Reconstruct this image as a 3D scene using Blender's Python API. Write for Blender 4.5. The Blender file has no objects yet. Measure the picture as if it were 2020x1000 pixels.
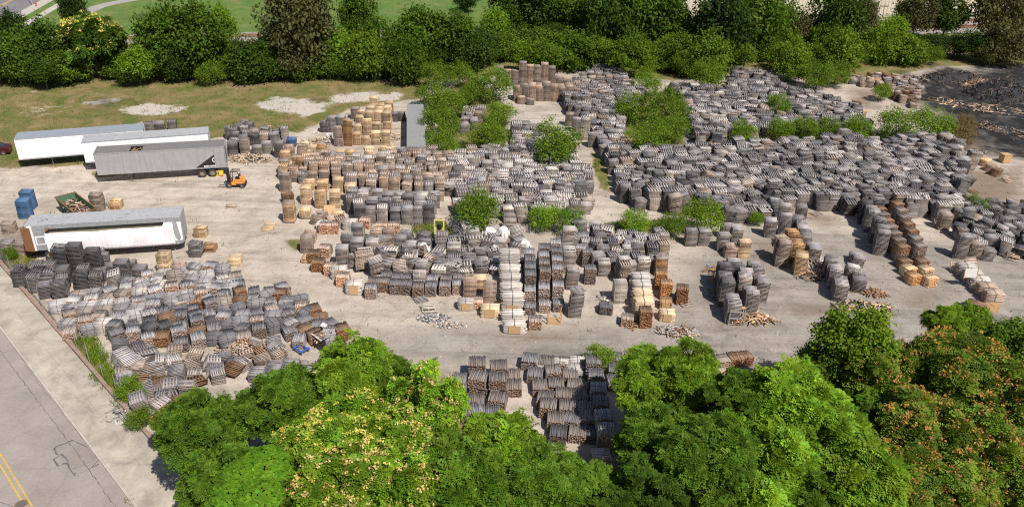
import bpy, math, random
import numpy as np
from mathutils import Matrix, Vector, noise as mnoise

S = bpy.context.scene
COL = S.collection
rnd = random.Random(7)
NR = np.random.default_rng(11)
R = math.radians

# ------------------------------------------------------------------ camera, sky, sun, exposure
F, PITCH, ROLL, HC = 1593.47, 0.49074, 0.035065, 40.64
_f = np.array([0, math.cos(PITCH), -math.sin(PITCH)])
_u = np.array([0, math.sin(PITCH), math.cos(PITCH)])
_r = np.array([1.0, 0, 0])
_c, _s = math.cos(ROLL), math.sin(ROLL)
CR, CU = _c*_r + _s*_u, -_s*_r + _c*_u
CM = np.array([CR, CU, _f])
camd = bpy.data.cameras.new('camera')
cam = bpy.data.objects.new('camera', camd)
COL.objects.link(cam)
camd.sensor_width = 36
camd.lens = F/2020*36
camd.clip_start, camd.clip_end = 0.5, 3000
cam.matrix_world = Matrix(((CR[0], CU[0], -_f[0], 0), (CR[1], CU[1], -_f[1], 0), (CR[2], CU[2], -_f[2], HC), (0, 0, 0, 1)))
S.camera = cam
S.render.resolution_x, S.render.resolution_y = 1024, 506

SUNV = Vector((0.45, -0.60, 1.0)).normalized()          # towards the sun
world = bpy.data.worlds.new('World')
S.world = world
world.use_nodes = True
nt = world.node_tree
sky = nt.nodes.new('ShaderNodeTexSky')
sky.sky_type = 'NISHITA'
sky.sun_disc = False
sky.sun_elevation = math.asin(SUNV.z)
sky.sun_rotation = math.atan2(SUNV.x, SUNV.y)
nt.links.new(sky.outputs[0], nt.nodes['Background'].inputs[0])
nt.nodes['Background'].inputs[1].default_value = 0.078
sund = bpy.data.lights.new('sun', 'SUN')
sund.energy = 5.0
sund.angle = R(0.53)
sund.color = (1.0, 0.95, 0.87)
sun = bpy.data.objects.new('sun', sund)
COL.objects.link(sun)
sun.rotation_euler = SUNV.to_track_quat('Z', 'Y').to_euler()
sun.location = (60, -80, 130)
S.view_settings.view_transform = 'Standard'
S.view_settings.look = 'None'
S.view_settings.gamma = 1
S.view_settings.exposure = 0.18
S.view_settings.use_curve_mapping = False
S.render.engine = 'CYCLES'
S.cycles.use_denoising = False
S.cycles.use_adaptive_sampling = False
S.cycles.filter_width = 1.15
S.cycles.max_bounces = 7
S.cycles.diffuse_bounces = 3
S.cycles.transmission_bounces = 4


def at(px, py, z=0.0):
    """ground point (or point at height z) seen at a place in the photograph"""
    d = np.array([(px-1010)/F, -(py-500)/F, 1.0]) @ CM
    t = (z-HC)/d[2]
    return np.array([d[0]*t, d[1]*t])


def pix(x, y, z=0.0):
    q = CM @ np.array([x, y, z-HC])
    return 1010+F*q[0]/q[2], 500-F*q[1]/q[2], q[2]


# ------------------------------------------------------------------ materials
def new_mat(name):
    m = bpy.data.materials.new(name)
    m.use_nodes = True
    t = m.node_tree
    return m, t, t.nodes['Principled BSDF']


def node(t, kind, **kw):
    n = t.nodes.new(kind)
    for k, v in kw.items():
        setattr(n, k, v)
    return n


def noise_node(t, scale, detail=4, rough=0.6, coord=None, dist=0.0):
    n = node(t, 'ShaderNodeTexNoise')
    n.inputs['Scale'].default_value = scale
    n.inputs['Detail'].default_value = detail
    n.inputs['Roughness'].default_value = rough
    n.inputs['Distortion'].default_value = dist
    if coord is not None:
        t.links.new(coord, n.inputs['Vector'])
    return n


def ramp(t, src, stops):
    n = node(t, 'ShaderNodeValToRGB')
    el = n.color_ramp.elements
    while len(el) < len(stops):
        el.new(0.5)
    for e, (p, c) in zip(el, stops):
        e.position = p
        e.color = (c[0], c[1], c[2], 1) if not isinstance(c, (int, float)) else (c, c, c, 1)
    t.links.new(src, n.inputs[0])
    return n


def mixc(t, fac, a, b, mode='MIX'):
    n = node(t, 'ShaderNodeMix', data_type='RGBA', blend_type=mode)
    for sock, v in ((n.inputs['Factor'], fac), (n.inputs['A'], a), (n.inputs['B'], b)):
        if isinstance(v, (int, float)):
            sock.default_value = v
        elif isinstance(v, (tuple, list)):
            sock.default_value = (v[0], v[1], v[2], 1)
        else:
            t.links.new(v, sock)
    return n.outputs['Result']


def math_n(t, op, a, b=None):
    n = node(t, 'ShaderNodeMath', operation=op)
    for i, v in enumerate((a, b)):
        if v is None:
            continue
        if isinstance(v, (int, float)):
            n.inputs[i].default_value = v
        else:
            t.links.new(v, n.inputs[i])
    return n.outputs[0]


def bump(t, bs, h, strength, dist=0.02):
    b = node(t, 'ShaderNodeBump')
    b.inputs['Strength'].default_value = strength
    b.inputs['Distance'].default_value = dist
    t.links.new(h, b.inputs['Height'])
    t.links.new(b.outputs[0], bs.inputs['Normal'])


def plain(name, c, rough=0.6, metal=0.0, wear=0.25, scale=3.0, dirt=(0.25, 0.2, 0.15), detail=5, streak=0.0):
    """painted / metal / plastic surface with blotchy wear"""
    m, t, b = new_mat(name)
    tc = node(t, 'ShaderNodeTexCoord')
    n1 = noise_node(t, scale, detail, 0.65, tc.outputs['Object'])
    n2 = noise_node(t, scale*9, 3, 0.6, tc.outputs['Object'])
    k = ramp(t, n1.outputs[0], [(0.40, 0.0), (0.75, 1.0)])
    f1 = math_n(t, 'MULTIPLY', k.outputs[0], wear)
    col = mixc(t, f1, c, dirt)
    col = mixc(t, 0.25, col, ramp(t, n2.outputs[0], [(0.3, 0.55), (0.7, 1.0)]).outputs[0], 'MULTIPLY')
    if streak:
        mp = node(t, 'ShaderNodeMapping')
        mp.inputs['Scale'].default_value = (2.2, 2.2, 0.16)
        t.links.new(tc.outputs['Object'], mp.inputs[0])
        n3 = noise_node(t, 1.6, 6, 0.7, mp.outputs[0])
        col = mixc(t, streak, col, ramp(t, n3.outputs[0], [(0.36, (0.62, 0.57, 0.50)), (0.52, (0.97, 0.97, 0.97)), (0.7, (1.0, 1.0, 1.0))]).outputs[0], 'MULTIPLY')
    t.links.new(col, b.inputs['Base Color'])
    b.inputs['Roughness'].default_value = rough
    b.inputs['Metallic'].default_value = metal
    return m


def wood_mat():
    m, t, b = new_mat('wood')
    at_ = node(t, 'ShaderNodeAttribute', attribute_name='tint')
    oi = node(t, 'ShaderNodeObjectInfo')
    tc = node(t, 'ShaderNodeTexCoord')
    geo = node(t, 'ShaderNodeNewGeometry')
    n1 = noise_node(t, 1.7, 5, 0.7, geo.outputs['Position'])
    n2 = noise_node(t, 14, 3, 0.7, tc.outputs['Object'])
    c = mixc(t, 1.0, at_.outputs['Color'], oi.outputs['Color'], 'MULTIPLY')
    c = mixc(t, 0.55, c, ramp(t, n1.outputs[0], [(0.25, (0.55, 0.53, 0.55)), (0.75, (1.25, 1.22, 1.18))]).outputs[0], 'MULTIPLY')
    c = mixc(t, 0.35, c, ramp(t, n2.outputs[0], [(0.3, 0.5), (0.7, 1.15)]).outputs[0], 'MULTIPLY')
    t.links.new(c, b.inputs['Base Color'])
    b.inputs['Roughness'].default_value = 0.78
    b.inputs['Specular IOR Level'].default_value = 0.35
    bump(t, b, n2.outputs[0], 0.3, 0.01)
    return m


def leaf_mat(name, transl=0.35, var=0.5):
    m, t, b = new_mat(name)
    at_ = node(t, 'ShaderNodeAttribute', attribute_name='tint')
    oi = node(t, 'ShaderNodeObjectInfo')
    geo = node(t, 'ShaderNodeNewGeometry')
    n1 = noise_node(t, 0.9, 3, 0.6, geo.outputs['Position'])
    c = mixc(t, 1.0, at_.outputs['Color'], oi.outputs['Color'], 'MULTIPLY')
    c = mixc(t, var, c, ramp(t, n1.outputs[0], [(0.3, (0.72, 0.8, 0.75)), (0.7, (1.3, 1.2, 1.1))]).outputs[0], 'MULTIPLY')
    t.links.new(c, b.inputs['Base Color'])
    b.inputs['Roughness'].default_value = 0.55
    b.inputs['Specular IOR Level'].default_value = 0.12
    tr = node(t, 'ShaderNodeBsdfTranslucent')
    c2 = mixc(t, 1.0, c, (1.25, 1.15, 0.5), 'MULTIPLY')
    t.links.new(c2, tr.inputs[0])
    mx = node(t, 'ShaderNodeMixShader')
    mx.inputs[0].default_value = transl
    t.links.new(b.outputs[0], mx.inputs[1])
    t.links.new(tr.outputs[0], mx.inputs[2])
    t.links.new(mx.outputs[0], t.nodes['Material Output'].inputs[0])
    return m


def ground_mat():
    m, t, b = new_mat('ground')
    A = node(t, 'ShaderNodeAttribute', attribute_name='mix_a')
    B = node(t, 'ShaderNodeAttribute', attribute_name='mix_b')
    sa = node(t, 'ShaderNodeSeparateColor')
    t.links.new(A.outputs['Color'], sa.inputs[0])
    sb = node(t, 'ShaderNodeSeparateColor')
    t.links.new(B.outputs['Color'], sb.inputs[0])
    g = node(t, 'ShaderNodeNewGeometry').outputs['Position']
    big = noise_node(t, 0.07, 6, 0.62, g, 0.6)
    mid = noise_node(t, 0.42, 6, 0.68, g, 0.4)
    fin = noise_node(t, 3.2, 5, 0.75, g)
    spk = noise_node(t, 11, 2, 0.6, g)
    # packed pale gravel and old concrete
    base = ramp(t, big.outputs[0], [(0.30, (0.365, 0.315, 0.265)), (0.5, (0.48, 0.415, 0.35)), (0.72, (0.55, 0.48, 0.405))]).outputs[0]
    base = mixc(t, 0.8, base, ramp(t, mid.outputs[0], [(0.3, (0.62, 0.6, 0.58)), (0.5, (0.95, 0.94, 0.93)), (0.7, (1.14, 1.13, 1.12))]).outputs[0], 'MULTIPLY')
    base = mixc(t, 0.6, base, ramp(t, fin.outputs[0], [(0.28, 0.5), (0.45, 0.95), (0.72, 1.2)]).outputs[0], 'MULTIPLY')
    base = mixc(t, 0.35, base, ramp(t, spk.outputs[0], [(0.3, 0.55), (0.7, 1.3)]).outputs[0], 'MULTIPLY')
    # tyre tracks / drag marks
    mp = node(t, 'ShaderNodeMapping')
    mp.inputs['Rotation'].default_value = (0, 0, R(-14))
    mp.inputs['Scale'].default_value = (0.05, 0.8, 1)
    t.links.new(g, mp.inputs[0])
    trk = noise_node(t, 1.0, 5, 0.6, mp.outputs[0], 0.5)
    base = mixc(t, 0.62, base, ramp(t, trk.outputs[0], [(0.34, (0.62, 0.6, 0.6)), (0.5, (1, 1, 1)), (0.7, (1.1, 1.1, 1.1))]).outputs[0], 'MULTIPLY')

    def mask(src, lo=0.42, hi=0.58, noise_out=None, amp=0.9):
        no = noise_out if noise_out is not None else mid.outputs[0]
        k = math_n(t, 'MULTIPLY', math_n(t, 'SUBTRACT', no, 0.5), amp)
        k = math_n(t, 'ADD', src, k)
        n = node(t, 'ShaderNodeMapRange')
        n.inputs['From Min'].default_value = lo
        n.inputs['From Max'].default_value = hi
        t.links.new(k, n.inputs['Value'])
        return n.outputs[0]
    st_ = noise_node(t, 0.16, 7, 0.72, g, 1.2)
    base = mixc(t, 0.55, base, ramp(t, st_.outputs[0], [(0.30, (0.55, 0.53, 0.52)), (0.42, (0.93, 0.92, 0.91)), (0.6, (1.03, 1.03, 1.03)), (0.72, (1.16, 1.14, 1.10))]).outputs[0], 'MULTIPLY')
    # grey tone of the lower lane
    base = mixc(t, math_n(t, 'MULTIPLY', mask(sb.outputs[1], 0.15, 0.7), 0.95), base, mixc(t, 1.0, base, (0.64, 0.66, 0.69), 'MULTIPLY'))
    # brown dirt
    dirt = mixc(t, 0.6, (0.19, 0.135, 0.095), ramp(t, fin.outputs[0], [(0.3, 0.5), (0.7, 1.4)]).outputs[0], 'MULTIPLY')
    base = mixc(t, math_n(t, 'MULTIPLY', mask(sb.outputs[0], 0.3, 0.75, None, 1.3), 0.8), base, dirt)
    # grass: dry olive with green
    gn = noise_node(t, 0.22, 6, 0.7, g, 0.5)
    grass = ramp(t, gn.outputs[0], [(0.30, (0.085, 0.125, 0.025)), (0.43, (0.135, 0.14, 0.04)), (0.55, (0.21, 0.165, 0.07)), (0.68, (0.28, 0.205, 0.11))]).outputs[0]
    lawn = ramp(t, gn.outputs[0], [(0.30, (0.085, 0.165, 0.03)), (0.50, (0.115, 0.18, 0.04)), (0.62, (0.17, 0.19, 0.06)), (0.76, (0.30, 0.24, 0.13))]).outputs[0]
    grass = mixc(t, sb.outputs[2], grass, lawn)
    grass = mixc(t, 0.55, grass, ramp(t, fin.outputs[0], [(0.3, 0.45), (0.7, 1.35)]).outputs[0], 'MULTIPLY')
    grass = mixc(t, 0.4, grass, ramp(t, mid.outputs[0], [(0.3, 0.6), (0.7, 1.3)]).outputs[0], 'MULTIPLY')
    base = mixc(t, mask(sa.outputs[0], 0.40, 0.60, None, 1.2), base, grass)
    # bleached limestone patches
    wh = mixc(t, 0.6, (0.46, 0.415, 0.36), ramp(t, fin.outputs[0], [(0.3, 0.6), (0.6, 1.15)]).outputs[0], 'MULTIPLY')
    base = mixc(t, math_n(t, 'MULTIPLY', mask(sa.outputs[2], 0.36, 0.72, None, 2.6), mask(sa.outputs[2], -0.2, 0.55, fin.outputs[0], 2.2)), base, wh)
    # charred ground
    ch = ramp(t, mid.outputs[0], [(0.3, (0.014, 0.013, 0.013)), (0.50, (0.026, 0.025, 0.025)), (0.60, (0.065, 0.06, 0.056)), (0.74, (0.20, 0.17, 0.145))]).outputs[0]
    base = mixc(t, mask(sa.outputs[1], 0.18, 0.62, big.outputs[0], 2.2), base, ch)
    t.links.new(base, b.inputs['Base Color'])
    b.inputs['Roughness'].default_value = 0.95
    b.inputs['Specular IOR Level'].default_value = 0.15
    hh = math_n(t, 'ADD', fin.outputs[0], math_n(t, 'MULTIPLY', mid.outputs[0], 2.0))
    bump(t, b, hh, 0.5, 0.08)
    return m


def pave_mat(name, c1, c2, c3, scale=0.5, crack=0.0):
    m, t, b = new_mat(name)
    g = node(t, 'ShaderNodeNewGeometry').outputs['Position']
    n1 = noise_node(t, scale, 6, 0.65, g, 0.5)
    n2 = noise_node(t, 5, 5, 0.7, g)
    n3 = noise_node(t, 30, 2, 0.6, g)
    c = ramp(t, n1.outputs[0], [(0.3, c1), (0.5, c2), (0.7, c3)]).outputs[0]
    c = mixc(t, 0.35, c, ramp(t, n2.outputs[0], [(0.3, 0.62), (0.7, 1.18)]).outputs[0], 'MULTIPLY')
    c = mixc(t, 0.3, c, ramp(t, n3.outputs[0], [(0.3, 0.7), (0.7, 1.2)]).outputs[0], 'MULTIPLY')
    if crack:
        v = node(t, 'ShaderNodeTexVoronoi', feature='DISTANCE_TO_EDGE')
        v.inputs['Scale'].default_value = crack
        w = mixc(t, 0.12, g, n2.outputs['Color'])
        w2 = noise_node(t, 1.1, 5, 0.7, g)
        vm = node(t, 'ShaderNodeVectorMath', operation='ADD')
        t.links.new(g, vm.inputs[0])
        t.links.new(w2.outputs['Color'], vm.inputs[1])
        t.links.new(vm.outputs[0], v.inputs['Vector'])
        k = ramp(t, v.outputs[0], [(0.0, 0.45), (0.012, 0.8), (0.02, 1.0)]).outputs[0]
        c = mixc(t, 0.22, c, k, 'MULTIPLY')
    t.links.new(c, b.inputs['Base Color'])
    b.inputs['Roughness'].default_value = 0.9
    b.inputs['Specular IOR Level'].default_value = 0.2
    bump(t, b, n2.outputs[0], 0.35, 0.02)
    return m


M_WOOD = wood_mat()
M_LEAF = leaf_mat('leaf')
M_FLOWER = leaf_mat('seed_cluster_leaf', 0.25, 0.3)
M_GROUND = ground_mat()
M_BARK = plain('bark', (0.13, 0.10, 0.075), 0.95, 0, 0.5, 4, (0.06, 0.05, 0.04))
M_ROAD = pave_mat('asphalt', (0.25, 0.215, 0.195), (0.31, 0.27, 0.245), (0.36, 0.315, 0.285), 0.28, 0.16)
M_FARROAD = pave_mat('far_asphalt', (0.17, 0.155, 0.16), (0.20, 0.185, 0.19), (0.23, 0.21, 0.21), 0.2)
M_CONC = pave_mat('concrete', (0.25, 0.225, 0.195), (0.40, 0.35, 0.29), (0.52, 0.46, 0.375), 0.45, 0.10)
M_CONC2 = pave_mat('pale_concrete', (0.38, 0.34, 0.29), (0.46, 0.41, 0.36), (0.52, 0.47, 0.41), 0.6)
M_TAR = plain('tar_seam', (0.13, 0.117, 0.11), 0.7, 0, 0.3, 2, (0.1, 0.09, 0.08))
M_YELLOW = plain('yellow_road_paint', (0.62, 0.40, 0.05), 0.7, 0, 0.65, 3.0, (0.3, 0.23, 0.14))
M_WHITE = plain('white_trailer_paint', (0.90, 0.90, 0.92), 0.45, 0, 0.10, 0.8, (0.55, 0.5, 0.46), streak=0.10)
M_WHITE2 = plain('stained_white_panel', (0.90, 0.87, 0.90), 0.45, 0, 0.35, 0.6, (0.55, 0.42, 0.42), streak=0.28)
M_GREYP = plain('grey_trailer_paint', (0.37, 0.36, 0.365), 0.5, 0, 0.3, 0.9, (0.22, 0.20, 0.19), streak=0.4)
M_ROOFG = plain('dark_grey_roof', (0.19, 0.18, 0.18), 0.7, 0, 0.4, 1.2, (0.2, 0.18, 0.16), streak=0.5)
M_ROOFL = plain('light_grey_roof', (0.43, 0.43, 0.445), 0.5, 0.0, 0.3, 1.0, (0.26, 0.24, 0.23), streak=0.6)
M_ROOFB = plain('blue_grey_roof', (0.30, 0.33, 0.375), 0.5, 0.0, 0.25, 0.7, (0.24, 0.25, 0.27), streak=0.5)
M_CONTR = plain('container_roof', (0.29, 0.29, 0.285), 0.55, 0.0, 0.3, 0.8, (0.22, 0.21, 0.2), streak=0.35)
M_CHASSIS = plain('chassis_black', (0.025, 0.025, 0.027), 0.7, 0, 0.5, 4, (0.07, 0.055, 0.045))
M_RUBBER = plain('tyre_rubber', (0.03, 0.03, 0.03), 0.85, 0, 0.6, 6, (0.12, 0.10, 0.085))
M_RIM = plain('wheel_rim', (0.32, 0.26, 0.2), 0.6, 0.2, 0.5, 6, (0.16, 0.09, 0.05))
M_RUST = plain('rusty_steel', (0.27, 0.115, 0.045), 0.85, 0, 0.6, 2.5, (0.12, 0.06, 0.035))
M_ALU = plain('bare_aluminium', (0.46, 0.47, 0.49), 0.45, 0.35, 0.3, 1.2, (0.30, 0.28, 0.26), streak=0.5)
M_INSUL = plain('stained_insulation', (0.30, 0.26, 0.17), 0.9, 0, 0.7, 1.5, (0.12, 0.10, 0.07))
M_GREEN = plain('green_dumpster_paint', (0.022, 0.10, 0.045), 0.55, 0, 0.35, 2.5, (0.10, 0.08, 0.05), streak=0.6)
M_ORANGE = plain('orange_machine_paint', (0.74, 0.31, 0.06), 0.4, 0, 0.2, 3, (0.3, 0.13, 0.05))
M_BLACK = plain('black_steel', (0.02, 0.02, 0.022), 0.5, 0.1, 0.3, 4, (0.06, 0.05, 0.045))
M_STEEL = plain('grey_steel', (0.22, 0.21, 0.21), 0.5, 0.4, 0.4, 5, (0.12, 0.09, 0.07))
M_PALEY = plain('pale_yellow_paint', (0.78, 0.64, 0.22), 0.55, 0, 0.35, 3, (0.5, 0.42, 0.25))
M_PLASTICB = plain('blue_plastic', (0.035, 0.12, 0.42), 0.5, 0, 0.3, 3, (0.03, 0.06, 0.2))
M_PLASTICW = plain('white_plastic_film', (0.62, 0.60, 0.58), 0.5, 0, 0.3, 4, (0.5, 0.46, 0.4))
M_GLASS = plain('dark_glass', (0.03, 0.045, 0.05), 0.08, 0, 0.05, 2)
M_CARRED = plain('dark_red_car_paint', (0.075, 0.008, 0.018), 0.25, 0.1, 0.1, 2, (0.1, 0.02, 0.03))
M_BEIGE = plain('beige_wall', (0.63, 0.55, 0.44), 0.8, 0, 0.15, 0.25, (0.55, 0.48, 0.40), streak=0.3)
M_BRICKRED = plain('red_kerb_wall', (0.29, 0.185, 0.14), 0.9, 0, 0.6, 1.6, (0.34, 0.29, 0.24))
M_GALV = plain('galvanised_post', (0.5, 0.5, 0.5), 0.5, 0.5, 0.3, 8, (0.35, 0.3, 0.27))
M_REDH = plain('red_hydrant_paint', (0.42, 0.07, 0.04), 0.5, 0, 0.3, 5)
M_PLY = plain('plywood_panel', (0.52, 0.33, 0.17), 0.75, 0, 0.35, 2.2, (0.36, 0.21, 0.11))
M_STRAP = plain('strap', (0.10, 0.09, 0.09), 0.6, 0, 0.2, 5)
M_BALLAST = pave_mat('ballast', (0.20, 0.175, 0.16), (0.28, 0.245, 0.225), (0.36, 0.32, 0.29), 0.8)
M_PATH = pave_mat('path_asphalt', (0.30, 0.27, 0.25), (0.34, 0.31, 0.285), (0.38, 0.34, 0.31), 0.5)


# ------------------------------------------------------------------ mesh helpers
def np_mesh(name, V, Q, mat, tint=None, smooth=False, mats=None, midx=None):
    """V (n,3), Q (m,4) quads; tint (m,3) per face"""
    me = bpy.data.meshes.new(name)
    V = np.ascontiguousarray(V, dtype=np.float32)
    Q = np.ascontiguousarray(Q, dtype=np.int32)
    k = Q.shape[1]
    me.vertices.add(len(V))
    me.vertices.foreach_set('co', V.ravel())
    me.loops.add(Q.size)
    me.loops.foreach_set('vertex_index', Q.ravel())
    me.polygons.add(len(Q))
    me.polygons.foreach_set('loop_start', np.arange(0, Q.size, k, dtype=np.int32))
    me.polygons.foreach_set('loop_total', np.full(len(Q), k, dtype=np.int32))
    if tint is not None:
        a = me.attributes.new('tint', 'FLOAT_COLOR', 'FACE')
        t4 = np.ones((len(Q), 4), dtype=np.float32)
        t4[:, :3] = tint
        a.data.foreach_set('color', t4.ravel())
    for mm in (mats or [mat]):
        me.materials.append(mm)
    if midx is not None:
        me.polygons.foreach_set('material_index', np.ascontiguousarray(midx, dtype=np.int32))
    if smooth:
        me.polygons.foreach_set('use_smooth', np.ones(len(Q), dtype=bool))
    me.update(calc_edges=True)
    return me


CUBE = np.array([[x, y, z] for z in (-.5, .5) for y in (-.5, .5) for x in (-.5, .5)])
CQ = np.array([[0, 2, 3, 1], [4, 5, 7, 6], [0, 1, 5, 4], [2, 6, 7, 3], [0, 4, 6, 2], [1, 3, 7, 5]])   # -z +z -y +y -x +x


def boxes(C, Sz, Rm=None):
    C = np.asarray(C, float)
    Sz = np.asarray(Sz, float)
    v = CUBE[None]*Sz[:, None]
    if Rm is not None:
        v = np.einsum('nij,nkj->nki', Rm, v)
    v = v + C[:, None]
    n = len(C)
    q = (CQ[None] + (np.arange(n)*8)[:, None, None]).reshape(-1, 4)
    return v.reshape(-1, 3), q


def rotz(a):
    c, s = math.cos(a), math.sin(a)
    return np.array([[c, -s, 0], [s, c, 0], [0, 0, 1]])


def rot_euler(a, b, c):
    ca, sa, cb, sb = math.cos(a), math.sin(a), math.cos(b), math.sin(b)
    rx = np.array([[1, 0, 0], [0, ca, -sa], [0, sa, ca]])
    ry = np.array([[cb, 0, sb], [0, 1, 0], [-sb, 0, cb]])
    return rotz(c) @ ry @ rx


class MB:
    """collects boxes, tubes and prisms and links them as one mesh"""
    def __init__(self):
        self.V, self.F, self.T = [], [], []

    def raw(self, v, f, t=(1, 1, 1)):
        o = len(self.V)
        self.V += [tuple(p) for p in v]
        for q in f:
            self.F.append([i+o for i in q])
            self.T.append(t)
        return self

    def box(self, c, s, r=(0, 0, 0), t=(1, 1, 1)):
        m = rot_euler(*r)
        v = (CUBE*np.array(s)) @ m.T + np.array(c)
        return self.raw(v, CQ.tolist(), t)

    def tube(self, p, q, r1, r2=None, n=8, t=(1, 1, 1), caps=True):
        r2 = r1 if r2 is None else r2
        p, q = Vector(p), Vector(q)
        d = (q-p).normalized()
        a = d.orthogonal().normalized()
        b = d.cross(a)
        v = []
        for c, rr in ((p, r1), (q, r2)):
            for k in range(n):
                an = 2*math.pi*k/n
                v.append(c + a*math.cos(an)*rr + b*math.sin(an)*rr)
        f = [[k, (k+1) % n, n+(k+1) % n, n+k] for k in range(n)]
        if caps:
            f += [list(range(n))[::-1], list(range(n, 2*n))]
        return self.raw(v, f, t)

    def path(self, pts, r, n=6):
        for a, b in zip(pts[:-1], pts[1:]):
            self.tube(a, b, r, r, n)
        return self

    def prism(self, poly, y0, y1, axis='y', t=(1, 1, 1)):
        """extrude a 2D polygon; axis y: poly is (x,z); axis z: (x,y); axis x: (y,z)"""
        n = len(poly)
        def P(a, b, h):
            return (a, h, b) if axis == 'y' else (a, b, h) if axis == 'z' else (h, a, b)
        v = [P(a, b, y0) for a, b in poly] + [P(a, b, y1) for a, b in poly]
        f = [[k, (k+1) % n, n+(k+1) % n, n+k] for k in range(n)] + [list(range(n))[::-1], list(range(n, 2*n))]
        return self.raw(v, f, t)

    def mesh(self, name, mat, bevel=0):
        me = bpy.data.meshes.new(name)
        me.from_pydata(self.V, [], self.F)
        a = me.attributes.new('tint', 'FLOAT_COLOR', 'FACE')
        a.data.foreach_set('color', np.array([[*t, 1] for t in self.T], dtype=np.float32).ravel())
        me.materials.append(mat)
        me.update()
        return me

    def build(self, name, mat, parent=None, loc=None):
        return link(name, self.mesh(name, mat), parent, loc)


def link(name, me, parent=None, loc=None, rot=None, color=None):
    o = bpy.data.objects.new(name, me)
    COL.objects.link(o)
    if parent is not None:
        o.parent = parent
    if loc is not None:
        o.location = loc
    if rot is not None:
        o.rotation_euler = rot
    if color is not None:
        o.color = (color[0], color[1], color[2], 1)
    return o


def tag(o, label=None, cat=None, group=None, kind=None):
    for k, v in (('label', label), ('category', cat), ('group', group), ('kind', kind)):
        if v:
            o[k] = v
    return o


def thing(name, label, cat, loc=(0, 0, 0), rz=0.0, group=None):
    o = bpy.data.objects.new(name, None)
    o.empty_display_size = 0.2
    COL.objects.link(o)
    o.location = loc
    o.rotation_euler = (0, 0, rz)
    return tag(o, label, cat, group)


_ONE = ['', 'first', 'second', 'third', 'fourth', 'fifth', 'sixth', 'seventh', 'eighth', 'ninth', 'tenth', 'eleventh', 'twelfth',
        'thirteenth', 'fourteenth', 'fifteenth', 'sixteenth', 'seventeenth', 'eighteenth', 'nineteenth']
_TEN = {2: ('twenty', 'twentieth'), 3: ('thirty', 'thirtieth'), 4: ('forty', 'fortieth'), 5: ('fifty', 'fiftieth')}


def ordinal(n):
    if n < 20:
        return _ONE[n]
    a, b = divmod(n, 10)
    return _TEN[a][1] if b == 0 else _TEN[a][0] + '-' + _ONE[b]


def in_poly(x, y, poly):
    poly = np.asarray(poly)
    x = np.asarray(x, float)
    y = np.asarray(y, float)
    ins = np.zeros(x.shape, bool)
    n = len(poly)
    j = n-1
    for i in range(n):
        xi, yi = poly[i]
        xj, yj = poly[j]
        if yi != yj:
            ins ^= ((yi > y) != (yj > y)) & (x < (xj-xi)*(y-yi)/(yj-yi)+xi)
        j = i
    return ins


def sdist(x, y, poly):
    """signed distance, positive inside"""
    poly = np.asarray(poly)
    d = np.full(np.shape(x), 1e9)
    for i in range(len(poly)):
        a, b = poly[i-1], poly[i]
        ab = b-a
        t = np.clip(((x-a[0])*ab[0]+(y-a[1])*ab[1])/(ab@ab+1e-9), 0, 1)
        d = np.minimum(d, np.hypot(x-a[0]-t*ab[0], y-a[1]-t*ab[1]))
    return np.where(in_poly(x, y, poly), d, -d)


def gp(pts, z=0.0):
    return np.array([at(p[0], p[1], p[2] if len(p) > 2 else z) for p in pts])


def smooth_noise(x, y, s, off=0.0):
    return mnoise.noise((x*s+off, y*s-off, off*0.37))


# ------------------------------------------------------------------ the ground
SITE = R(14.0)                                            # the railway, the trailers and the yard share this direction
P_FIELD = gp([(-400, 60), (0, 100), (830, 90), (850, 150), (820, 190), (760, 204), (690, 214), (640, 238), (590, 262), (480, 252), (440, 268),
              (300, 300), (185, 322), (160, 326), (0, 332), (-400, 350)])
P_CHAR = gp([(1800, 172), (1835, 142), (2020, 128), (2400, 120), (2400, 330), (2020, 312), (1935, 292), (1885, 250), (1830, 222), (1790, 200)])
P_WHITE = [gp(q) for q in (
    [(65, 228), (90, 212), (135, 210), (120, 226), (75, 234)],
    [(238, 214), (290, 205), (372, 210), (350, 222), (300, 229), (250, 228)],
    [(505, 205), (540, 192), (600, 195), (648, 205), (640, 220), (600, 230), (560, 222), (515, 216)],
    [(655, 190), (700, 182), (800, 184), (790, 200), (720, 200), (660, 205)],
    [(0, 180), (60, 178), (60, 182), (0, 184)], [(150, 200), (230, 197), (232, 203), (160, 206)])]
P_YARD = gp([(-60, 334), (170, 326), (440, 270), (560, 262), (640, 240), (690, 215), (830, 195), (850, 160), (985, 150), (1110, 140), (1200, 118), (1250, 150), (1330, 160), (1440, 135), (1540, 135), (1600, 168), (1700, 165),
             (1850, 130), (2400, 130), (2400, 640), (2020, 690), (1640, 735), (1300, 740), (1250, 900), (1100, 910), (1010, 860), (905, 830), (890, 745), (700, 760), (430, 840), (330, 905), (0, 545), (-60, 500)])
P_WEED = [gp(q) for q in (
    [(125, 655), (190, 670), (230, 730), (270, 800), (240, 815), (170, 735)], [(0, 500), (60, 505), (95, 530), (110, 560), (150, 600), (60, 560), (0, 520)],
    [(810, 440), (870, 430), (900, 460), (870, 480), (820, 478)], [(1180, 440), (1330, 430), (1330, 465), (1200, 462)],
    [(1165, 300), (1195, 320), (1205, 380), (1180, 370)], [(850, 200), (930, 150), (1000, 210), (1000, 290), (880, 300)],
    [(1210, 200), (1350, 170), (1350, 300), (1240, 310)], [(180, 340), (250, 330), (250, 345), (190, 352)], [(0, 470), (20, 480), (70, 520), (0, 510)],
    [(1480, 262), (1900, 262), (1900, 290), (1480, 290)], [(560, 470), (610, 475), (600, 500), (570, 490)])]
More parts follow.
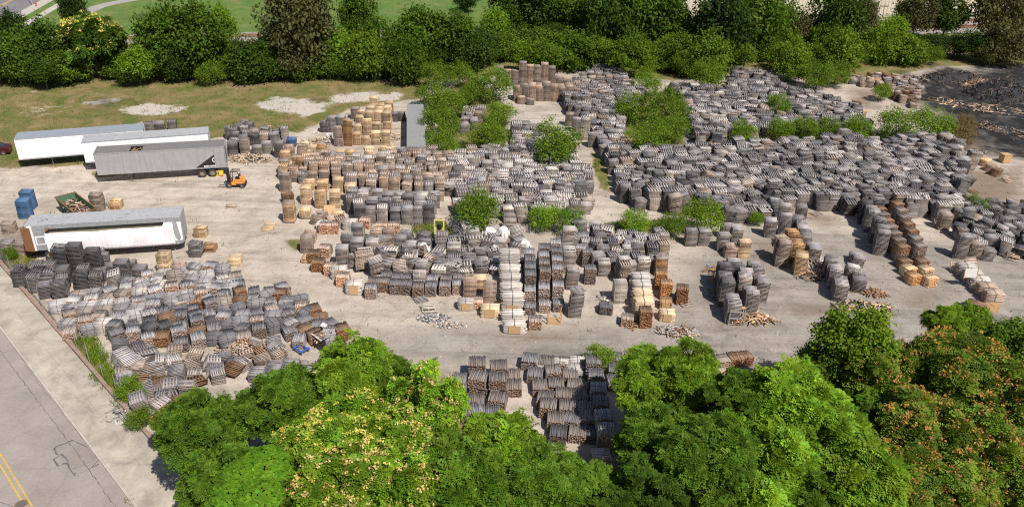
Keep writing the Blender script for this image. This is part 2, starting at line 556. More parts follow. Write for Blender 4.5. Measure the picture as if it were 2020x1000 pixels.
P_SOIL = [gp(q) for q in (
    [(1880, 340), (2020, 330), (2020, 400), (1900, 400)], [(1560, 415), (1650, 425), (1640, 445), (1570, 440)], [(1500, 480), (1545, 480), (1540, 515), (1490, 510)],
    [(1570, 600), (1630, 602), (1635, 620), (1580, 618)], [(1800, 570), (1850, 580), (1830, 610), (1790, 600)],
    [(1680, 175), (1730, 180), (1730, 215), (1680, 215)], [(1870, 240), (1960, 250), (1950, 300), (1880, 300)], [(1030, 655), (1130, 655), (1120, 672), (1040, 670)])]
P_LANE = gp([(740, 660), (900, 640), (1100, 645), (1320, 640), (1350, 560), (1400, 470), (1640, 460), (1850, 480), (2100, 480), (2100, 700), (1640, 760), (1200, 730), (900, 725), (800, 710)])
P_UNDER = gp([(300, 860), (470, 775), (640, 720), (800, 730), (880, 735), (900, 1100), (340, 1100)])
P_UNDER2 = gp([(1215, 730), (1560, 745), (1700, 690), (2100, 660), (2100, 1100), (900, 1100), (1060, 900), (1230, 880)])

xs = np.concatenate([np.arange(-420, -66, 6.0), np.arange(-66, 74, 0.6), np.arange(74, 430, 6.0)])
ys = np.concatenate([np.arange(-20, 34, 6.0), np.arange(34, 112, 0.6), np.arange(112, 200, 1.5), np.arange(200, 700, 10.0)])
GX, GY = np.meshgrid(xs, ys)
gx, gy = GX.ravel(), GY.ravel()


def msk(poly, w):
    return np.clip(0.5 + sdist(gx, gy, poly)/w, 0, 1)


RAIL_P, RAIL_D = np.array([-74.0, 155.5]), np.array([math.cos(SITE), math.sin(SITE)])
RAIL_N = np.array([-RAIL_D[1], RAIL_D[0]])
rdist = (gx-RAIL_P[0])*RAIL_N[0] + (gy-RAIL_P[1])*RAIL_N[1]
a_grass = np.maximum(msk(P_FIELD, 3.0), 1-msk(P_YARD, 3.0))
a_lawn = np.clip((rdist+12)/8, 0, 1)
a_white = np.max([msk(p, 2.2) for p in P_WHITE], axis=0)
a_weed = np.max([msk(p, 1.6) for p in P_WEED], axis=0)
a_char = msk(P_CHAR, 14.0)
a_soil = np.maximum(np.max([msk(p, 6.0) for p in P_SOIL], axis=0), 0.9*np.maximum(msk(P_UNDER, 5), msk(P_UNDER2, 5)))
a_lane = msk(P_LANE, 6.0)
a_grass = np.where((a_soil > 0.6) & (gy < 62), 0.25, a_grass)
mixA = np.stack([np.maximum(a_grass, a_weed*0.9), a_char, a_white, np.ones_like(gx)], 1)
mixB = np.stack([a_soil, a_lane, a_lawn, np.ones_like(gx)], 1)
nx, ny = len(xs), len(ys)
ii = np.arange(nx*ny).reshape(ny, nx)
cells = np.stack([ii[:-1, :-1], ii[:-1, 1:], ii[1:, 1:], ii[1:, :-1]], -1).reshape(-1, 4)
ccx = gx[cells].mean(1)
ccy = gy[cells].mean(1)
cr = (ccx-RAIL_P[0])*RAIL_N[0] + (ccy-RAIL_P[1])*RAIL_N[1]
cls = np.where(cr > -4, 3, np.where(a_char[cells].mean(1) > 0.5, 2, np.where((a_grass[cells].mean(1) > 0.5), 1, 0)))
gz = np.zeros_like(gx)
for k, nm in enumerate(('gravel_yard', 'grass_field', 'charred_ground', 'far_lawn')):
    sel = cells[cls == k]
    used, inv = np.unique(sel, return_inverse=True)
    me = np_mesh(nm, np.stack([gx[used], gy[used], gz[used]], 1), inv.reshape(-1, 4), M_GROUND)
    for an, arr in (('mix_a', mixA), ('mix_b', mixB)):
        a = me.attributes.new(an, 'FLOAT_COLOR', 'POINT')
        a.data.foreach_set('color', arr[used].astype(np.float32).ravel())
    tag(link(nm, me), kind='structure')
outer = MB()
for x0, x1, y0, y1 in ((-2200, -420, -600, 2600), (424, 2200, -600, 2600), (-420, 424, 690, 2600), (-420, 424, -600, -20)):
    outer.raw([(x0, y0, -0.02), (x1, y0, -0.02), (x1, y1, -0.02), (x0, y1, -0.02)], [[0, 1, 2, 3]])
me = outer.mesh('open_country', M_GROUND)
for an, c in (('mix_a', (1, 0, 0, 1)), ('mix_b', (0, 0, 1, 1))):
    a = me.attributes.new(an, 'FLOAT_COLOR', 'POINT')
    a.data.foreach_set('color', np.tile(np.array(c, dtype=np.float32), len(me.vertices)))
tag(link('open_country', me), kind='structure')

# ------------------------------------------------------------------ street in the corner
ST_A = R(135.6)
sd = np.array([math.cos(ST_A), math.sin(ST_A)])           # along the street, away from the camera
sn = np.array([sd[1], -sd[0]])                            # towards the yard
SK = at(89, 760)                                          # a point on the kerb line


def street(u, v, z=0.0):
    p = SK + sd*u + sn*v
    return (p[0], p[1], z)


def strip(v0, v1, u0, u1, z0, z1, mb=None):
    mb = mb or MB()
    v = [street(u0, v0, z0), street(u0, v1, z0), street(u1, v1, z0), street(u1, v0, z0)]
    w = [(p[0], p[1], z1) for p in v]
    return mb.raw(v+w, [[0, 1, 2, 3], [7, 6, 5, 4], [0, 4, 5, 1], [1, 5, 6, 2], [2, 6, 7, 3], [3, 7, 4, 0]])


WALL_V = float((at(160, 712)-SK) @ sn)                     # distance kerb to yard wall
YEL_V = float((at(29, 953)-SK) @ sn)
road = tag(strip(YEL_V*2-0.3, -0.15, -40, 90, -0.2, 0.012).build('street', M_ROAD), kind='structure')
for dv in (-0.17, 0.17):
    strip(YEL_V+dv-0.055, YEL_V+dv+0.055, -40, 90, 0.013, 0.017).build('yellow_line', M_YELLOW, road)
kerb = MB()
u = -40.0
kb = tag(strip(-0.15, 0.0, -40, 90, -0.1, 0.125).build('kerb', M_CONC2), kind='structure')
side = tag(strip(0.0, WALL_V, -40, 90, -0.2, 0.10).build('sidewalk', M_CONC), kind='structure')
u = -14.0
jr = random.Random(4)
while u < 30:
    ln = 2.9 + jr.uniform(-0.2, 0.25)
    half = WALL_V*0.52
    for (va, vb) in ((0.012, half), (half+0.03, WALL_V-0.012)):
        mb = MB()
        z = 0.128 + jr.uniform(-0.006, 0.006)
        strip(va, vb, u+0.015, u+ln-0.015, 0.06, z, mb)
        mb.build('concrete_slab', M_CONC, side)
    u += ln
# tar seams and cracks on the road
tar = MB()


def seam(pts, w, z=0.014):
    P = [at(*q) for q in pts]
    for a, b in zip(P[:-1], P[1:]):
        n = max(2, int(np.hypot(*(b-a))/0.35))
        for k in range(n):
            p, q = a+(b-a)*k/n, a+(b-a)*(k+1)/n
            d = (q-p)/np.hypot(*(q-p))
            m = np.array([-d[1], d[0]])
            w1 = w*jr.uniform(0.4, 1.5)
            j = m*jr.uniform(-0.04, 0.04)
            tar.raw([(*(p-m*w1+j), z), (*(q-m*w1+j), z), (*(q+m*w1+j), z), (*(p+m*w1+j), z)], [[0, 1, 2, 3]])


seam([(0, 692), (120, 850), (225, 996), (240, 1015)], 0.022)
seam([(0, 645), (80, 762), (165, 868)], 0.012)
seam([(145, 868), (112, 880), (106, 886), (113, 896), (123, 897), (136, 911)], 0.05, 0.015)
seam([(123, 897), (106, 905), (114, 919), (132, 913), (145, 934), (150, 937)], 0.05, 0.0155)
seam([(145, 868), (170, 882), (182, 878)], 0.03, 0.016)
seam([(150, 937), (195, 915), (186, 921)], 0.02, 0.0165)
seam([(0, 990), (60, 1010)], 0.02, 0.0145)
seam([(182, 921), (196, 905), (205, 915)], 0.03, 0.017)
tag(tar.build('tar_seam', M_TAR, road), kind='stuff')
mh = thing('manhole_cover', 'round rusty manhole cover beside the double yellow line', 'manhole cover', (*at(42, 994), 0.012))
m = MB().tube((0, 0, 0), (0, 0, 0.012), 0.40, 0.40, 20)
m.build('frame', M_RUST, mh)
m = MB().tube((0, 0, 0.012), (0, 0, 0.018), 0.31, 0.31, 20)
for k in range(-2, 3):
    m.box((k*0.1, 0, 0.019), (0.03, 0.4, 0.006))
m.build('lid', M_TAR, mh)
# low wall at the yard edge, with the wire fence on it
wall = thing('yard_wall', 'low crumbling red kerb wall between sidewalk and pallet yard', 'wall')
mb = MB()
u = -14.0
while u < 34:
    ln = jr.uniform(0.9, 1.5)
    mb = MB()
    hgt = 0.33 + jr.uniform(-0.06, 0.05)
    o = jr.uniform(-0.02, 0.02)
    strip(WALL_V+0.005+o, WALL_V+0.30+o, u+0.008, u+ln-0.008, -0.1, hgt, mb)
    mb.build('wall_block', M_BRICKRED, wall)
    u += ln
fence = thing('wire_fence', 'sagging chain-link fence with pale posts along the sidewalk', 'fence')
post_u = [u for u in np.arange(-8, 34, 2.9)]
FV = WALL_V+0.42
for u in post_u:
    b = street(u, FV, 0)
    lean = 0.06*jr.uniform(-1, 1)
    MB().tube(b, (b[0]+lean, b[1]-lean, 2.0), 0.025, 0.022, 7).build('post', M_GALV, fence)
wires = MB()
for k in range(9):
    z = 0.35+k*0.19
    pts = [Vector(street(u, FV, z-0.05*math.sin(u*1.7))) for u in np.arange(8, 34, 1.45)]
    for a, b in zip(pts[:-1], pts[1:]):
        wires.tube(a, b, 0.006, 0.006, 3, caps=False)
for s_ in (-1, 1):
    for u in np.arange(8, 33, 0.35):
        wires.tube(street(u, FV, 0.3), street(u+s_*1.6, FV, 1.9), 0.004, 0.004, 3, caps=False)
tag(wires.build('wire_mesh', M_STEEL, fence), kind='stuff')

# ------------------------------------------------------------------ railway, building, far road and path
bal = MB()


def rail_pt(u, v, z=0.0):
    p = RAIL_P + RAIL_D*u + RAIL_N*v
    return (p[0], p[1], z)


def rail_strip(u0, u1, prof, mb):
    n = len(prof)
    v = [rail_pt(u0, a, b) for a, b in prof] + [rail_pt(u1, a, b) for a, b in prof]
    return mb.raw(v, [[k, k+1, n+k+1, n+k] for k in range(n-1)])


tag(rail_strip(-160, 330, [(-6.0, -0.05), (-4.6, 0.45), (8.2, 0.45), (9.6, -0.05)], bal).build('ballast_bed', M_BALLAST), kind='structure')
for tv in (-1.8, 4.6):
    trk = thing('railway_track', 'rusty railway track %s' % ('nearest the trees' if tv < 0 else 'beyond the nearer one, by the lawn'), 'railway track', group='railway tracks behind the trees')
    sl = MB()
    for u in np.arange(-40, 290, 0.75):
        a, b = rail_pt(u, tv-1.25, 0.5), rail_pt(u, tv+1.25, 0.5)
        sl.box(((a[0]+b[0])/2, (a[1]+b[1])/2, 0.5), (0.24, 2.5, 0.14), (0, 0, SITE))
    tag(sl.build('sleepers', M_BARK, trk), kind='stuff')
    for rv in (-0.72, 0.72):
        rail_strip(-160, 330, [(tv+rv-0.07, 0.57), (tv+rv-0.04, 0.74), (tv+rv+0.04, 0.74), (tv+rv+0.07, 0.57)], MB()).build('rail', M_RUST, trk)

bb = at(1560, 38)
be = bb + RAIL_D*120
bl = thing('warehouse', 'long beige metal warehouse behind the trees and railway', 'building', (bb[0]-30*RAIL_D[0], bb[1]-30*RAIL_D[1], 0), SITE)
m = MB().box((75, 15, 4.5), (150, 30, 9.0))
m.build('wall', M_BEIGE, bl)
m = MB()
for k in range(0, 150, 1):
    m.box((k+0.5, -0.03, 4.7), (0.08, 0.06, 8.4))
tag(m.build('wall_rib', M_BEIGE, bl), kind='stuff')
MB().box((75, -0.06, 0.45), (150, 0.1, 0.9)).build('base_course', M_CONC2, bl)
MB().prism([(-0.4, 9.0), (15, 10.4), (30.4, 9.0)], -0.3, 150.3, 'x').build('roof', M_ROOFL, bl)

fr = MB()
q = [at(-60, 62), at(0, 42), at(30, 32), at(72, 8), at(100, -22)]
edge = np.array(q)
d0 = edge[-1]-edge[0]
d0 = d0/np.hypot(*d0)
n0 = np.array([-d0[1], d0[0]])
far = lambda u, v, z: (*(at(15, 38) + d0*u + n0*v), z)


def farstrip(v0, v1, z0, z1, mb=None):
    mb = mb or MB()
    v = [far(-120, v0, z1), far(120, v0, z1), far(120, v1, z1), far(-120, v1, z1)]
    w = [far(-120, v0, z0), far(120, v0, z0), far(120, v1, z0), far(-120, v1, z0)]
    return mb.raw(v+w, [[0, 1, 2, 3], [4, 5, 1, 0], [5, 6, 2, 1], [6, 7, 3, 2], [7, 4, 0, 3]])


tag(farstrip(0, 12.5, 0, 0.02).build('far_road', M_FARROAD), kind='structure')
fl = farstrip(6.2, 6.45, 0.021, 0.026).build('yellow_line', M_YELLOW, bpy.data.objects['far_road'])
farstrip(6.7, 6.95, 0.021, 0.026).build('yellow_line', M_YELLOW, bpy.data.objects['far_road'])
tag(farstrip(-2.6, 0, 0, 0.10).build('far_apron', M_CONC2), kind='structure')
tag(farstrip(-6.4, -4.6, 0, 0.06).build('far_sidewalk', M_CONC2), kind='structure')
pth = [at(*q) for q in ((150, 36), (172, 24), (194, 14), (222, 7), (256, 1), (300, -6), (380, -14), (480, -20))]
pm = MB()
for k in range(len(pth)-1):
    a, b = pth[k], pth[k+1]
    def nrm(i):
        t = pth[min(i+1, len(pth)-1)]-pth[max(i-1, 0)]
        t = t/np.hypot(*t)
        return np.array([-t[1], t[0]])
    na, nb = nrm(k)*1.7, nrm(k+1)*1.7
    pm.raw([(*(a-na), 0.02), (*(b-nb), 0.02), (*(b+nb), 0.02), (*(a+na), 0.02)], [[0, 1, 2, 3]])
tag(pm.build('path', M_PATH), kind='structure')
# ------------------------------------------------------------------ pallets
PH = 0.142                                                # height of one pallet
TONE = {
    'grey': (0.37, 0.35, 0.355), 'dark grey': (0.225, 0.215, 0.225), 'pale grey': (0.52, 0.49, 0.475), 'charcoal': (0.125, 0.12, 0.128),
    'brownish grey': (0.43, 0.355, 0.305), 'brown': (0.27, 0.165, 0.10), 'tan': (0.72, 0.52, 0.32), 'light tan': (0.84, 0.65, 0.43),
    'pinkish tan': (0.58, 0.435, 0.345), 'whitish': (0.66, 0.60, 0.545), 'blue': (0.11, 0.235, 0.47), 'orange tan': (0.50, 0.30, 0.15), 'umber': (0.235, 0.20, 0.18), 'black': (0.03, 0.029, 0.031),
}


def pallet_boxes(seed, lod=0):
    q = random.Random(seed)
    C, Z, T = [], [], []
    L, D = 1.24, 1.08
    for sx in (-0.595, 0.0, 0.595):                       # stringers run in depth
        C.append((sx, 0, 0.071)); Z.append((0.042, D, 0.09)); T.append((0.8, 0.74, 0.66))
    if lod:
        C.append((0, 0, 0.131)); Z.append((L, D, 0.02)); T.append((1, 1, 1))
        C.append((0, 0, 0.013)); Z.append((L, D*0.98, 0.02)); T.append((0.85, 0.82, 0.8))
        return np.array(C), np.array(Z), np.array(T)
    nt_ = (5, 6, 6, 7, 5)[seed % 5]
    w = 0.105
    for k in range(nt_):
        if q.random() < 0.05:
            continue
        y = -D/2+w/2+(D-w)*k/(nt_-1)
        b = q.uniform(0.78, 1.18)
        C.append((q.uniform(-.012, .012), y, 0.129+q.uniform(0, .003))); Z.append((L+q.uniform(-.02, .02), w*q.uniform(.85, 1.1), 0.02)); T.append((b, b*q.uniform(.95, 1.0), b*q.uniform(.9, 1.0)))
    for k in range(3):
        y = -D/2+w/2+(D-w)*k/2
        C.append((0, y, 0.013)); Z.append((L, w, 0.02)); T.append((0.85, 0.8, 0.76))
    return np.array(C), np.array(Z), np.array(T)


PV = [pallet_boxes(100+k) for k in range(5)]
PLOD = pallet_boxes(1, 1)
PMESH = []
for k, (C_, Z_, T_) in enumerate(PV):
    v, q = boxes(C_, Z_)
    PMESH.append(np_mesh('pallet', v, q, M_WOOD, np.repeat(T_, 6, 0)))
v, q = boxes(PLOD[0], PLOD[1])

STACKS = []                                               # all pallet stacks, as specifications
ZONES = {}


def spec(zone, x, y, n, yaw=0.0, tone='grey', tilt=(0, 0), row=1, col=1, kind='pallet_stack', z=0.0, label=None, seed=None, mess=1.0, size=(1, 1), mix=None, slip=(0, 0)):
    s = dict(auto=False, zone=zone, x=float(x), y=float(y), n=int(n), yaw=yaw, tone=tone, tilt=tilt, row=row, col=col, kind=kind, z=z, label=label,
             seed=seed if seed is not None else rnd.randrange(10**9), mess=mess, size=size, mix=mix, slip=slip)
    STACKS.append(s)
    return s


def stack_pallets(s):
    """list of (variant, rotation 3x3, offset, colour) in the stack's own frame"""
    q = random.Random(s['seed'])
    tx, ty = s['tilt']
    base = rot_euler(tx, ty, 0)
    zoff = -min((base @ np.array([a*0.6, b*0.51, 0]))[2] for a in (-1, 1) for b in (-1, 1))
    out = []
    tone = np.array(TONE[s['tone']])
    m = s['mess']
    wx = wy = 0.0
    flip = 0.0
    z = 0.0
    nxt, gy_, gc, var = q.randint(3, 6), 0.0, 1.0, q.randrange(5)
    for k in range(s['n']):
        wx += q.uniform(-.006, .006)*m + s['slip'][0]
        wy += q.uniform(-.006, .006)*m + s['slip'][1]
        if k == nxt:                                      # the stack is made of lifts set down one on the other
            nxt += q.randint(3, 7)
            wx += q.uniform(-.08, .08)*m
            wy += q.uniform(-.07, .07)*m
            gy_ = q.gauss(0, .045)*m
            gc = q.uniform(.74, 1.22)
            var = q.randrange(5) if s['n']-k > 6 else var
        last = k == s['n']-1
        ya = gy_ + q.gauss(0, 0.010)*m + (q.uniform(-.5, .5) if last and q.random() < 0.12*m else 0)
        R_ = base @ rotz(ya)
        off = base @ np.array([wx, wy, z]) + np.array([0, 0, zoff])
        if last and q.random() < 0.12*m:
            R_ = R_ @ rot_euler(q.uniform(-.16, .16), q.uniform(-.16, .16), 0)
            off[2] += 0.07
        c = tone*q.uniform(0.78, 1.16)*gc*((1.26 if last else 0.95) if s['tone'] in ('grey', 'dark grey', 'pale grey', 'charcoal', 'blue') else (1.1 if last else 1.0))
        rr = q.random()
        if s['mix'] and rr < 0.28:
            c = np.array(TONE[s['mix']])*q.uniform(.85, 1.15)
        elif rr < 0.42 and s['tone'] in ('grey', 'dark grey', 'pale grey') and not last:
            c = c*np.array([1.08, 0.97, 0.88])
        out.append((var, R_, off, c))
        z += PH
    return out


def world_poly(pts):
    return gp(pts)


def fill(zone, pts, yaw, dx, dy, n, tones, tilt=0.0, jit=0.12, yawj=0.06, kind='pallet_stack', mess=1.0, drop=0.0, front=0.0, turn=0.5, mix=None, nz=0.12, skip=(), slip=0.0, size=1.0, loc=0.20):
    """stand pallet stacks in jittered rows over an area of the yard; row 1 is nearest the camera"""
    P = world_poly(pts)
    c0 = P.mean(0)
    Rm = np.array([[math.cos(yaw), -math.sin(yaw)], [math.sin(yaw), math.cos(yaw)]])
    Q = (P-c0) @ Rm
    lo, hi = Q.min(0), Q.max(0)
    names = [t for t, w in tones]
    wts = [w for t, w in tones]
    y = lo[1]+0.4
    rows = []
    while y < hi[1]:
        x = lo[0]+rnd.uniform(0, dx*0.5)
        cur = []
        while x < hi[0]:
            p = Rm @ np.array([x+rnd.gauss(0, jit), y+rnd.gauss(0, jit)]) + c0
            if in_poly(p[0], p[1], P) and rnd.random() >= drop and not any((p[0]-a)**2+(p[1]-b)**2 < r_*r_ for a, b, r_ in skip):
                cur.append(p)
            x += dx*rnd.uniform(0.96, 1.08)
        if cur:
            rows.append(cur)
        y += dy
    for r_, cur in enumerate(rows):
        for c_, p in enumerate(cur):
            e = sdist(np.array([p[0]]), np.array([p[1]]), P)[0]
            k = 0.5+0.5*smooth_noise(p[0], p[1], nz, 3.1)*1.6
            k = min(1, max(0, k+rnd.gauss(0, loc)))
            num = int(round(n[0]+(n[1]-n[0])*k))
            tl = (tilt*1.5*smooth_noise(p[0], p[1], .22, 9.7)+rnd.gauss(0, tilt*.55), tilt*1.5*smooth_noise(p[0], p[1], .22, 4.2)+rnd.gauss(0, tilt*.55))
            if tilt > 0.1 and rnd.random() < 0.10:
                tl = (rnd.uniform(-.5, .5), rnd.uniform(-.5, .5))
            tn_ = rnd.random() < turn
            ya = yaw+yawj*1.6*smooth_noise(p[0], p[1], .16, 7.7)+rnd.gauss(0, yawj*.55)+(math.pi/2 if tn_ else 0)
            spec(zone, p[0], p[1], max(2, num), ya, rnd.choices(names, wts)[0], tl, r_+1, c_+1, kind, mess=mess, mix=mix, size=(size*rnd.uniform(.94, 1.06)*(.88 if tn_ and size > 1 else 1), size*rnd.uniform(.94, 1.06)*(1.15 if tn_ and size > 1 else 1)),
                 slip=(rnd.gauss(0, slip), rnd.gauss(0, slip)))['auto'] = True


def row(zone, items, yaw=0.05, kind='pallet_stack', r_=1, mess=0.7, turn=0.0, mix=None, deep=1):
    """stacks given one by one by where their front foot stands: (px, py, pallets, tone[, yaw offset])"""
    for c_, it in enumerate(items):
        px, py, n, tone = it[:4]
        ya = yaw + (it[4] if len(it) > 4 else 0) + rnd.gauss(0, 0.03) + (math.pi/2 if turn and rnd.random() < turn else 0)
        p = at(px, py) + np.array([0, 0.55])
        for d in range(deep):
            spec(zone, p[0]-math.sin(ya)*1.12*d, p[1]+math.cos(ya)*1.12*d, max(2, n-(rnd.randint(0, 2) if d else 0)), ya, tone, (rnd.gauss(0, .012), rnd.gauss(0, .012)), r_+d*.5, c_+1, kind, mess=mess, mix=mix)


GREYS = [('grey', 5), ('dark grey', 5.5), ('pale grey', 2.0), ('charcoal', 1.2), ('brownish grey', 0.9)]
BROWNS = [('brownish grey', 5), ('pinkish tan', 3), ('grey', 2), ('tan', 1)]
# keep-out circles round the trunks of the yard's shrubs
SK_ = [(*at(px, py, 1.5), r_) for px, py, r_ in ((1275, 200, 2.0), (1245, 225, 1.7), (1310, 230, 2.4), (1285, 280, 2.0), (1540, 215, 1.0), (1465, 270, 1.0), (1540, 258, 1.1),
       (1590, 258, 1.1), (1640, 258, 1.1), (1690, 260, 1.2), (1770, 250, 1.4), (1840, 250, 1.4), (1385, 440, 1.3), (1305, 362, .6), (1097, 295, 1.6), (940, 425, 1.3), (1075, 440, 1.0))]

# the great grey field on the right
fill('large grey heap right of the aisle',
     [(1203, 332), (1210, 365), (1226, 402), (1262, 415), (1335, 424), (1400, 430), (1440, 446), (1490, 440), (1572, 408), (1623, 414), (1664, 426), (1766, 425), (1844, 438),
      (1885, 426), (1890, 378), (1909, 340), (1898, 312), (1868, 266, 2.3), (1831, 262, 2.3), (1756, 266, 2.3), (1623, 260, 2.3), (1586, 271, 2.3), (1494, 266, 2.3),
      (1350, 288, 2.3), (1314, 275, 2.3), (1240, 300, 2.3)],
     R(8), 1.50, 1.27, (10, 19), GREYS, 0.11, 0.14, 0.16, size=1.17, turn=0.78, loc=0.14, skip=SK_, slip=0.012, mess=1.3)
fill('upper right grey heap',
     [(1305, 150, 2), (1350, 163, 2), (1440, 168, 2), (1450, 135, 2), (1495, 128, 2), (1535, 140, 2), (1545, 170, 2), (1600, 173, 2), (1690, 193, 2), (1705, 223, 2),
      (1712, 262), (1620, 268), (1540, 264), (1500, 272), (1440, 288), (1365, 295), (1352, 250), (1350, 205), (1310, 178)],
     R(-4), 1.50, 1.27, (7, 14), GREYS, 0.13, 0.16, 0.2, size=1.15, turn=0.78, loc=0.14, skip=SK_, slip=0.014, mess=1.3)
fill('grey strip left of the central bushes',
     [(1110, 150, 2), (1165, 136, 2), (1200, 112, 2), (1236, 142, 2), (1268, 180, 2), (1262, 215), (1225, 262), (1235, 310), (1240, 335), (1205, 334), (1185, 302), (1162, 277),
      (1145, 240), (1122, 226), (1112, 202)],
     R(4), 1.38, 1.22, (8, 16), GREYS[:3]+[('brownish grey', 2)], 0.06, 0.12, 0.10, size=1.1, skip=SK_, mess=1.0, turn=0.78, loc=0.14)
fill('grey heap in the centre',
     [(884, 298, 2), (945, 286, 2), (1003, 278, 2), (1010, 235, 2), (1060, 232, 2), (1095, 248, 2), (1142, 300, 2), (1156, 318, 2), (1166, 345), (1172, 400), (1160, 420), (1100, 440),
      (1040, 440), (985, 436), (930, 432), (892, 420), (884, 380)],
     R(3), 1.45, 1.25, (8, 15), [('grey', 5), ('pale grey', 4), ('dark grey', 2.5), ('brownish grey', 1)], 0.10, 0.14, 0.15, size=1.14, skip=SK_, slip=0.012, mess=1.1, turn=0.75, loc=0.14)
fill('neat block below the grey container',
     [(588, 286, 2.9), (680, 300, 2.9), (772, 288, 2.9), (866, 290, 2.9), (878, 325, 2.9), (882, 380), (880, 405), (860, 396), (740, 396), (690, 385), (640, 362), (600, 352), (586, 336)],
     R(5), 1.27, 1.42, (15, 22), [('grey', 4), ('brownish grey', 6), ('pale grey', 1.5), ('pinkish tan', 2.5)], 0.008, 0.05, 0.03, mess=0.7, turn=0.8, mix='pinkish tan')
fill('grey block behind the loose gap',
     [(690, 372, 2.2), (855, 372, 2.2), (868, 400), (862, 440), (690, 442)],
     R(5), 1.30, 1.4, (12, 18), [('grey', 5), ('dark grey', 2), ('pale grey', 2)], 0.02, 0.08, 0.08, mess=0.9, turn=0.3)
fill('tumbled middle heap',
     [(692, 452, 1.5), (760, 448, 1.5), (850, 462, 1.5), (905, 445, 1.5), (960, 440, 1.5), (1032, 440, 1.5), (1036, 520), (995, 540), (960, 540), (930, 548), (860, 552), (760, 548), (692, 540)],
     R(5), 1.46, 1.38, (5, 13), [('grey', 5), ('pale grey', 3), ('dark grey', 3), ('brownish grey', 1.5)], 0.15, 0.2, 0.35, size=1.08, mess=1.5, slip=0.02)
fill('tumbled heap right of the brown columns',
     [(1120, 448, 1.5), (1180, 445, 1.5), (1240, 452, 1.5), (1300, 452, 1.5), (1316, 465, 1.5), (1312, 520), (1270, 545), (1225, 560), (1180, 545), (1130, 500)],
     R(5), 1.36, 1.36, (8, 16), [('grey', 5), ('pale grey', 3), ('dark grey', 2), ('brownish grey', 1)], 0.08, 0.15, 0.25, mess=1.3, slip=0.012)
fill('dark pallets in front of the white trailer',
     [(98, 498, 1.5), (140, 478, 1.5), (195, 480, 1.5), (225, 505, 1.5), (272, 500, 1.5), (290, 520, 1.5), (300, 555), (240, 568), (150, 582), (110, 590), (60, 575), (34, 556)],
     R(14), 1.34, 1.36, (7, 15), [('dark grey', 5), ('charcoal', 3), ('grey', 1)], 0.03, 0.14, 0.16, mess=1.0)
fill('slumped pallets near the street corner',
     [(200, 690, .8), (260, 668, .8), (340, 690, .8), (400, 690, .8), (470, 690, .8), (560, 640, .8), (600, 660, .8), (596, 700), (470, 730), (420, 770), (390, 800), (300, 822), (262, 800), (222, 740)],
     R(25), 1.28, 1.20, (4, 9), [('grey', 4), ('brownish grey', 2.5), ('dark grey', 4), ('brown', 1.5)], 0.20, 0.22, 0.5, mess=1.4, slip=0.03)
fill('flat pallets at the near trees',
     [(498, 716, .8), (560, 708, .8), (690, 690, .8), (720, 735), (640, 790), (500, 770)],
     R(2), 1.36, 1.15, (4, 7), [('grey', 5), ('pale grey', 3)], 0.10, 0.06, 0.06, mess=0.8, turn=0.0)
fill('dark tangle at the right edge',
     [(1890, 402, 1.4), (1985, 392, 1.4), (2080, 380, 1.4), (2090, 520), (2020, 512), (1960, 500), (1900, 490), (1878, 470)],
     R(-12), 1.40, 1.36, (6, 14), [('dark grey', 5), ('grey', 4), ('charcoal', 2), ('brownish grey', 1)], 0.16, 0.2, 0.4, mess=1.5, slip=0.018)
fill('heap behind the grey trailer',
     [(440, 250, 1.8), (490, 240, 1.8), (560, 246, 1.8), (570, 262, 1.8), (552, 292), (500, 306), (452, 308)],
     R(12), 1.36, 1.34, (8, 16), [('dark grey', 5), ('grey', 3), ('charcoal', 2), ('brownish grey', 1)], 0.08, 0.14, 0.2, mess=1.2)
fill('row behind the two white trailers',
     [(250, 242, 1.2), (356, 238, 1.2), (360, 258), (260, 262)],
     R(14), 1.36, 1.5, (7, 10), [('dark grey', 4), ('grey', 3)], 0.05, 0.1, 0.1)
fill('grey stacks among the left bushes',
     [(915, 208, 1.5), (950, 208, 1.5), (948, 250), (912, 270)],
     R(5), 1.36, 1.4, (7, 12), [('grey', 4), ('brownish grey', 2)], 0.04, 0.1, 0.1)
fill('mixed row beside the burnt ground',
     [(1672, 140, 1.4), (1740, 142, 1.4), (1800, 150, 1.4), (1825, 170, 1.4), (1800, 215), (1760, 200), (1740, 178), (1670, 168)],
     R(-10), 1.4, 1.4, (6, 11), [('brownish grey', 4), ('pinkish tan', 3), ('grey', 3), ('brown', 2)], 0.10, 0.2, 0.3, mess=1.4)

fill('mixed low stacks before the tan cluster', [(604, 418, .4), (690, 418, .4), (692, 448), (650, 456), (610, 446)],
     R(5), 1.4, 1.35, (2, 6), [('pinkish tan', 4), ('tan', 3), ('brownish grey', 3)], 0.05, 0.2, 0.25, mess=1.4, turn=0.3)
fill('brown columns above the tan cluster', [(560, 318, 1.6), (600, 300, 1.6), (690, 300, 1.6), (692, 350), (640, 362), (590, 362), (556, 352)],
     R(5), 1.28, 1.4, (9, 16), [('brownish grey', 5), ('pinkish tan', 4), ('grey', 3), ('tan', 1.5)], 0.01, 0.06, 0.06, mess=0.8, turn=0.6, mix='pinkish tan')
fill('low tan pallets left of the container', [(600, 278, .4), (690, 292, .4), (772, 284, .4), (776, 300), (700, 306), (600, 300)],
     R(5), 1.5, 1.5, (2, 5), [('light tan', 4), ('tan', 4), ('pinkish tan', 2)], 0.05, 0.25, 0.3, kind='new_pallet_stack', mess=1.5, drop=.25)
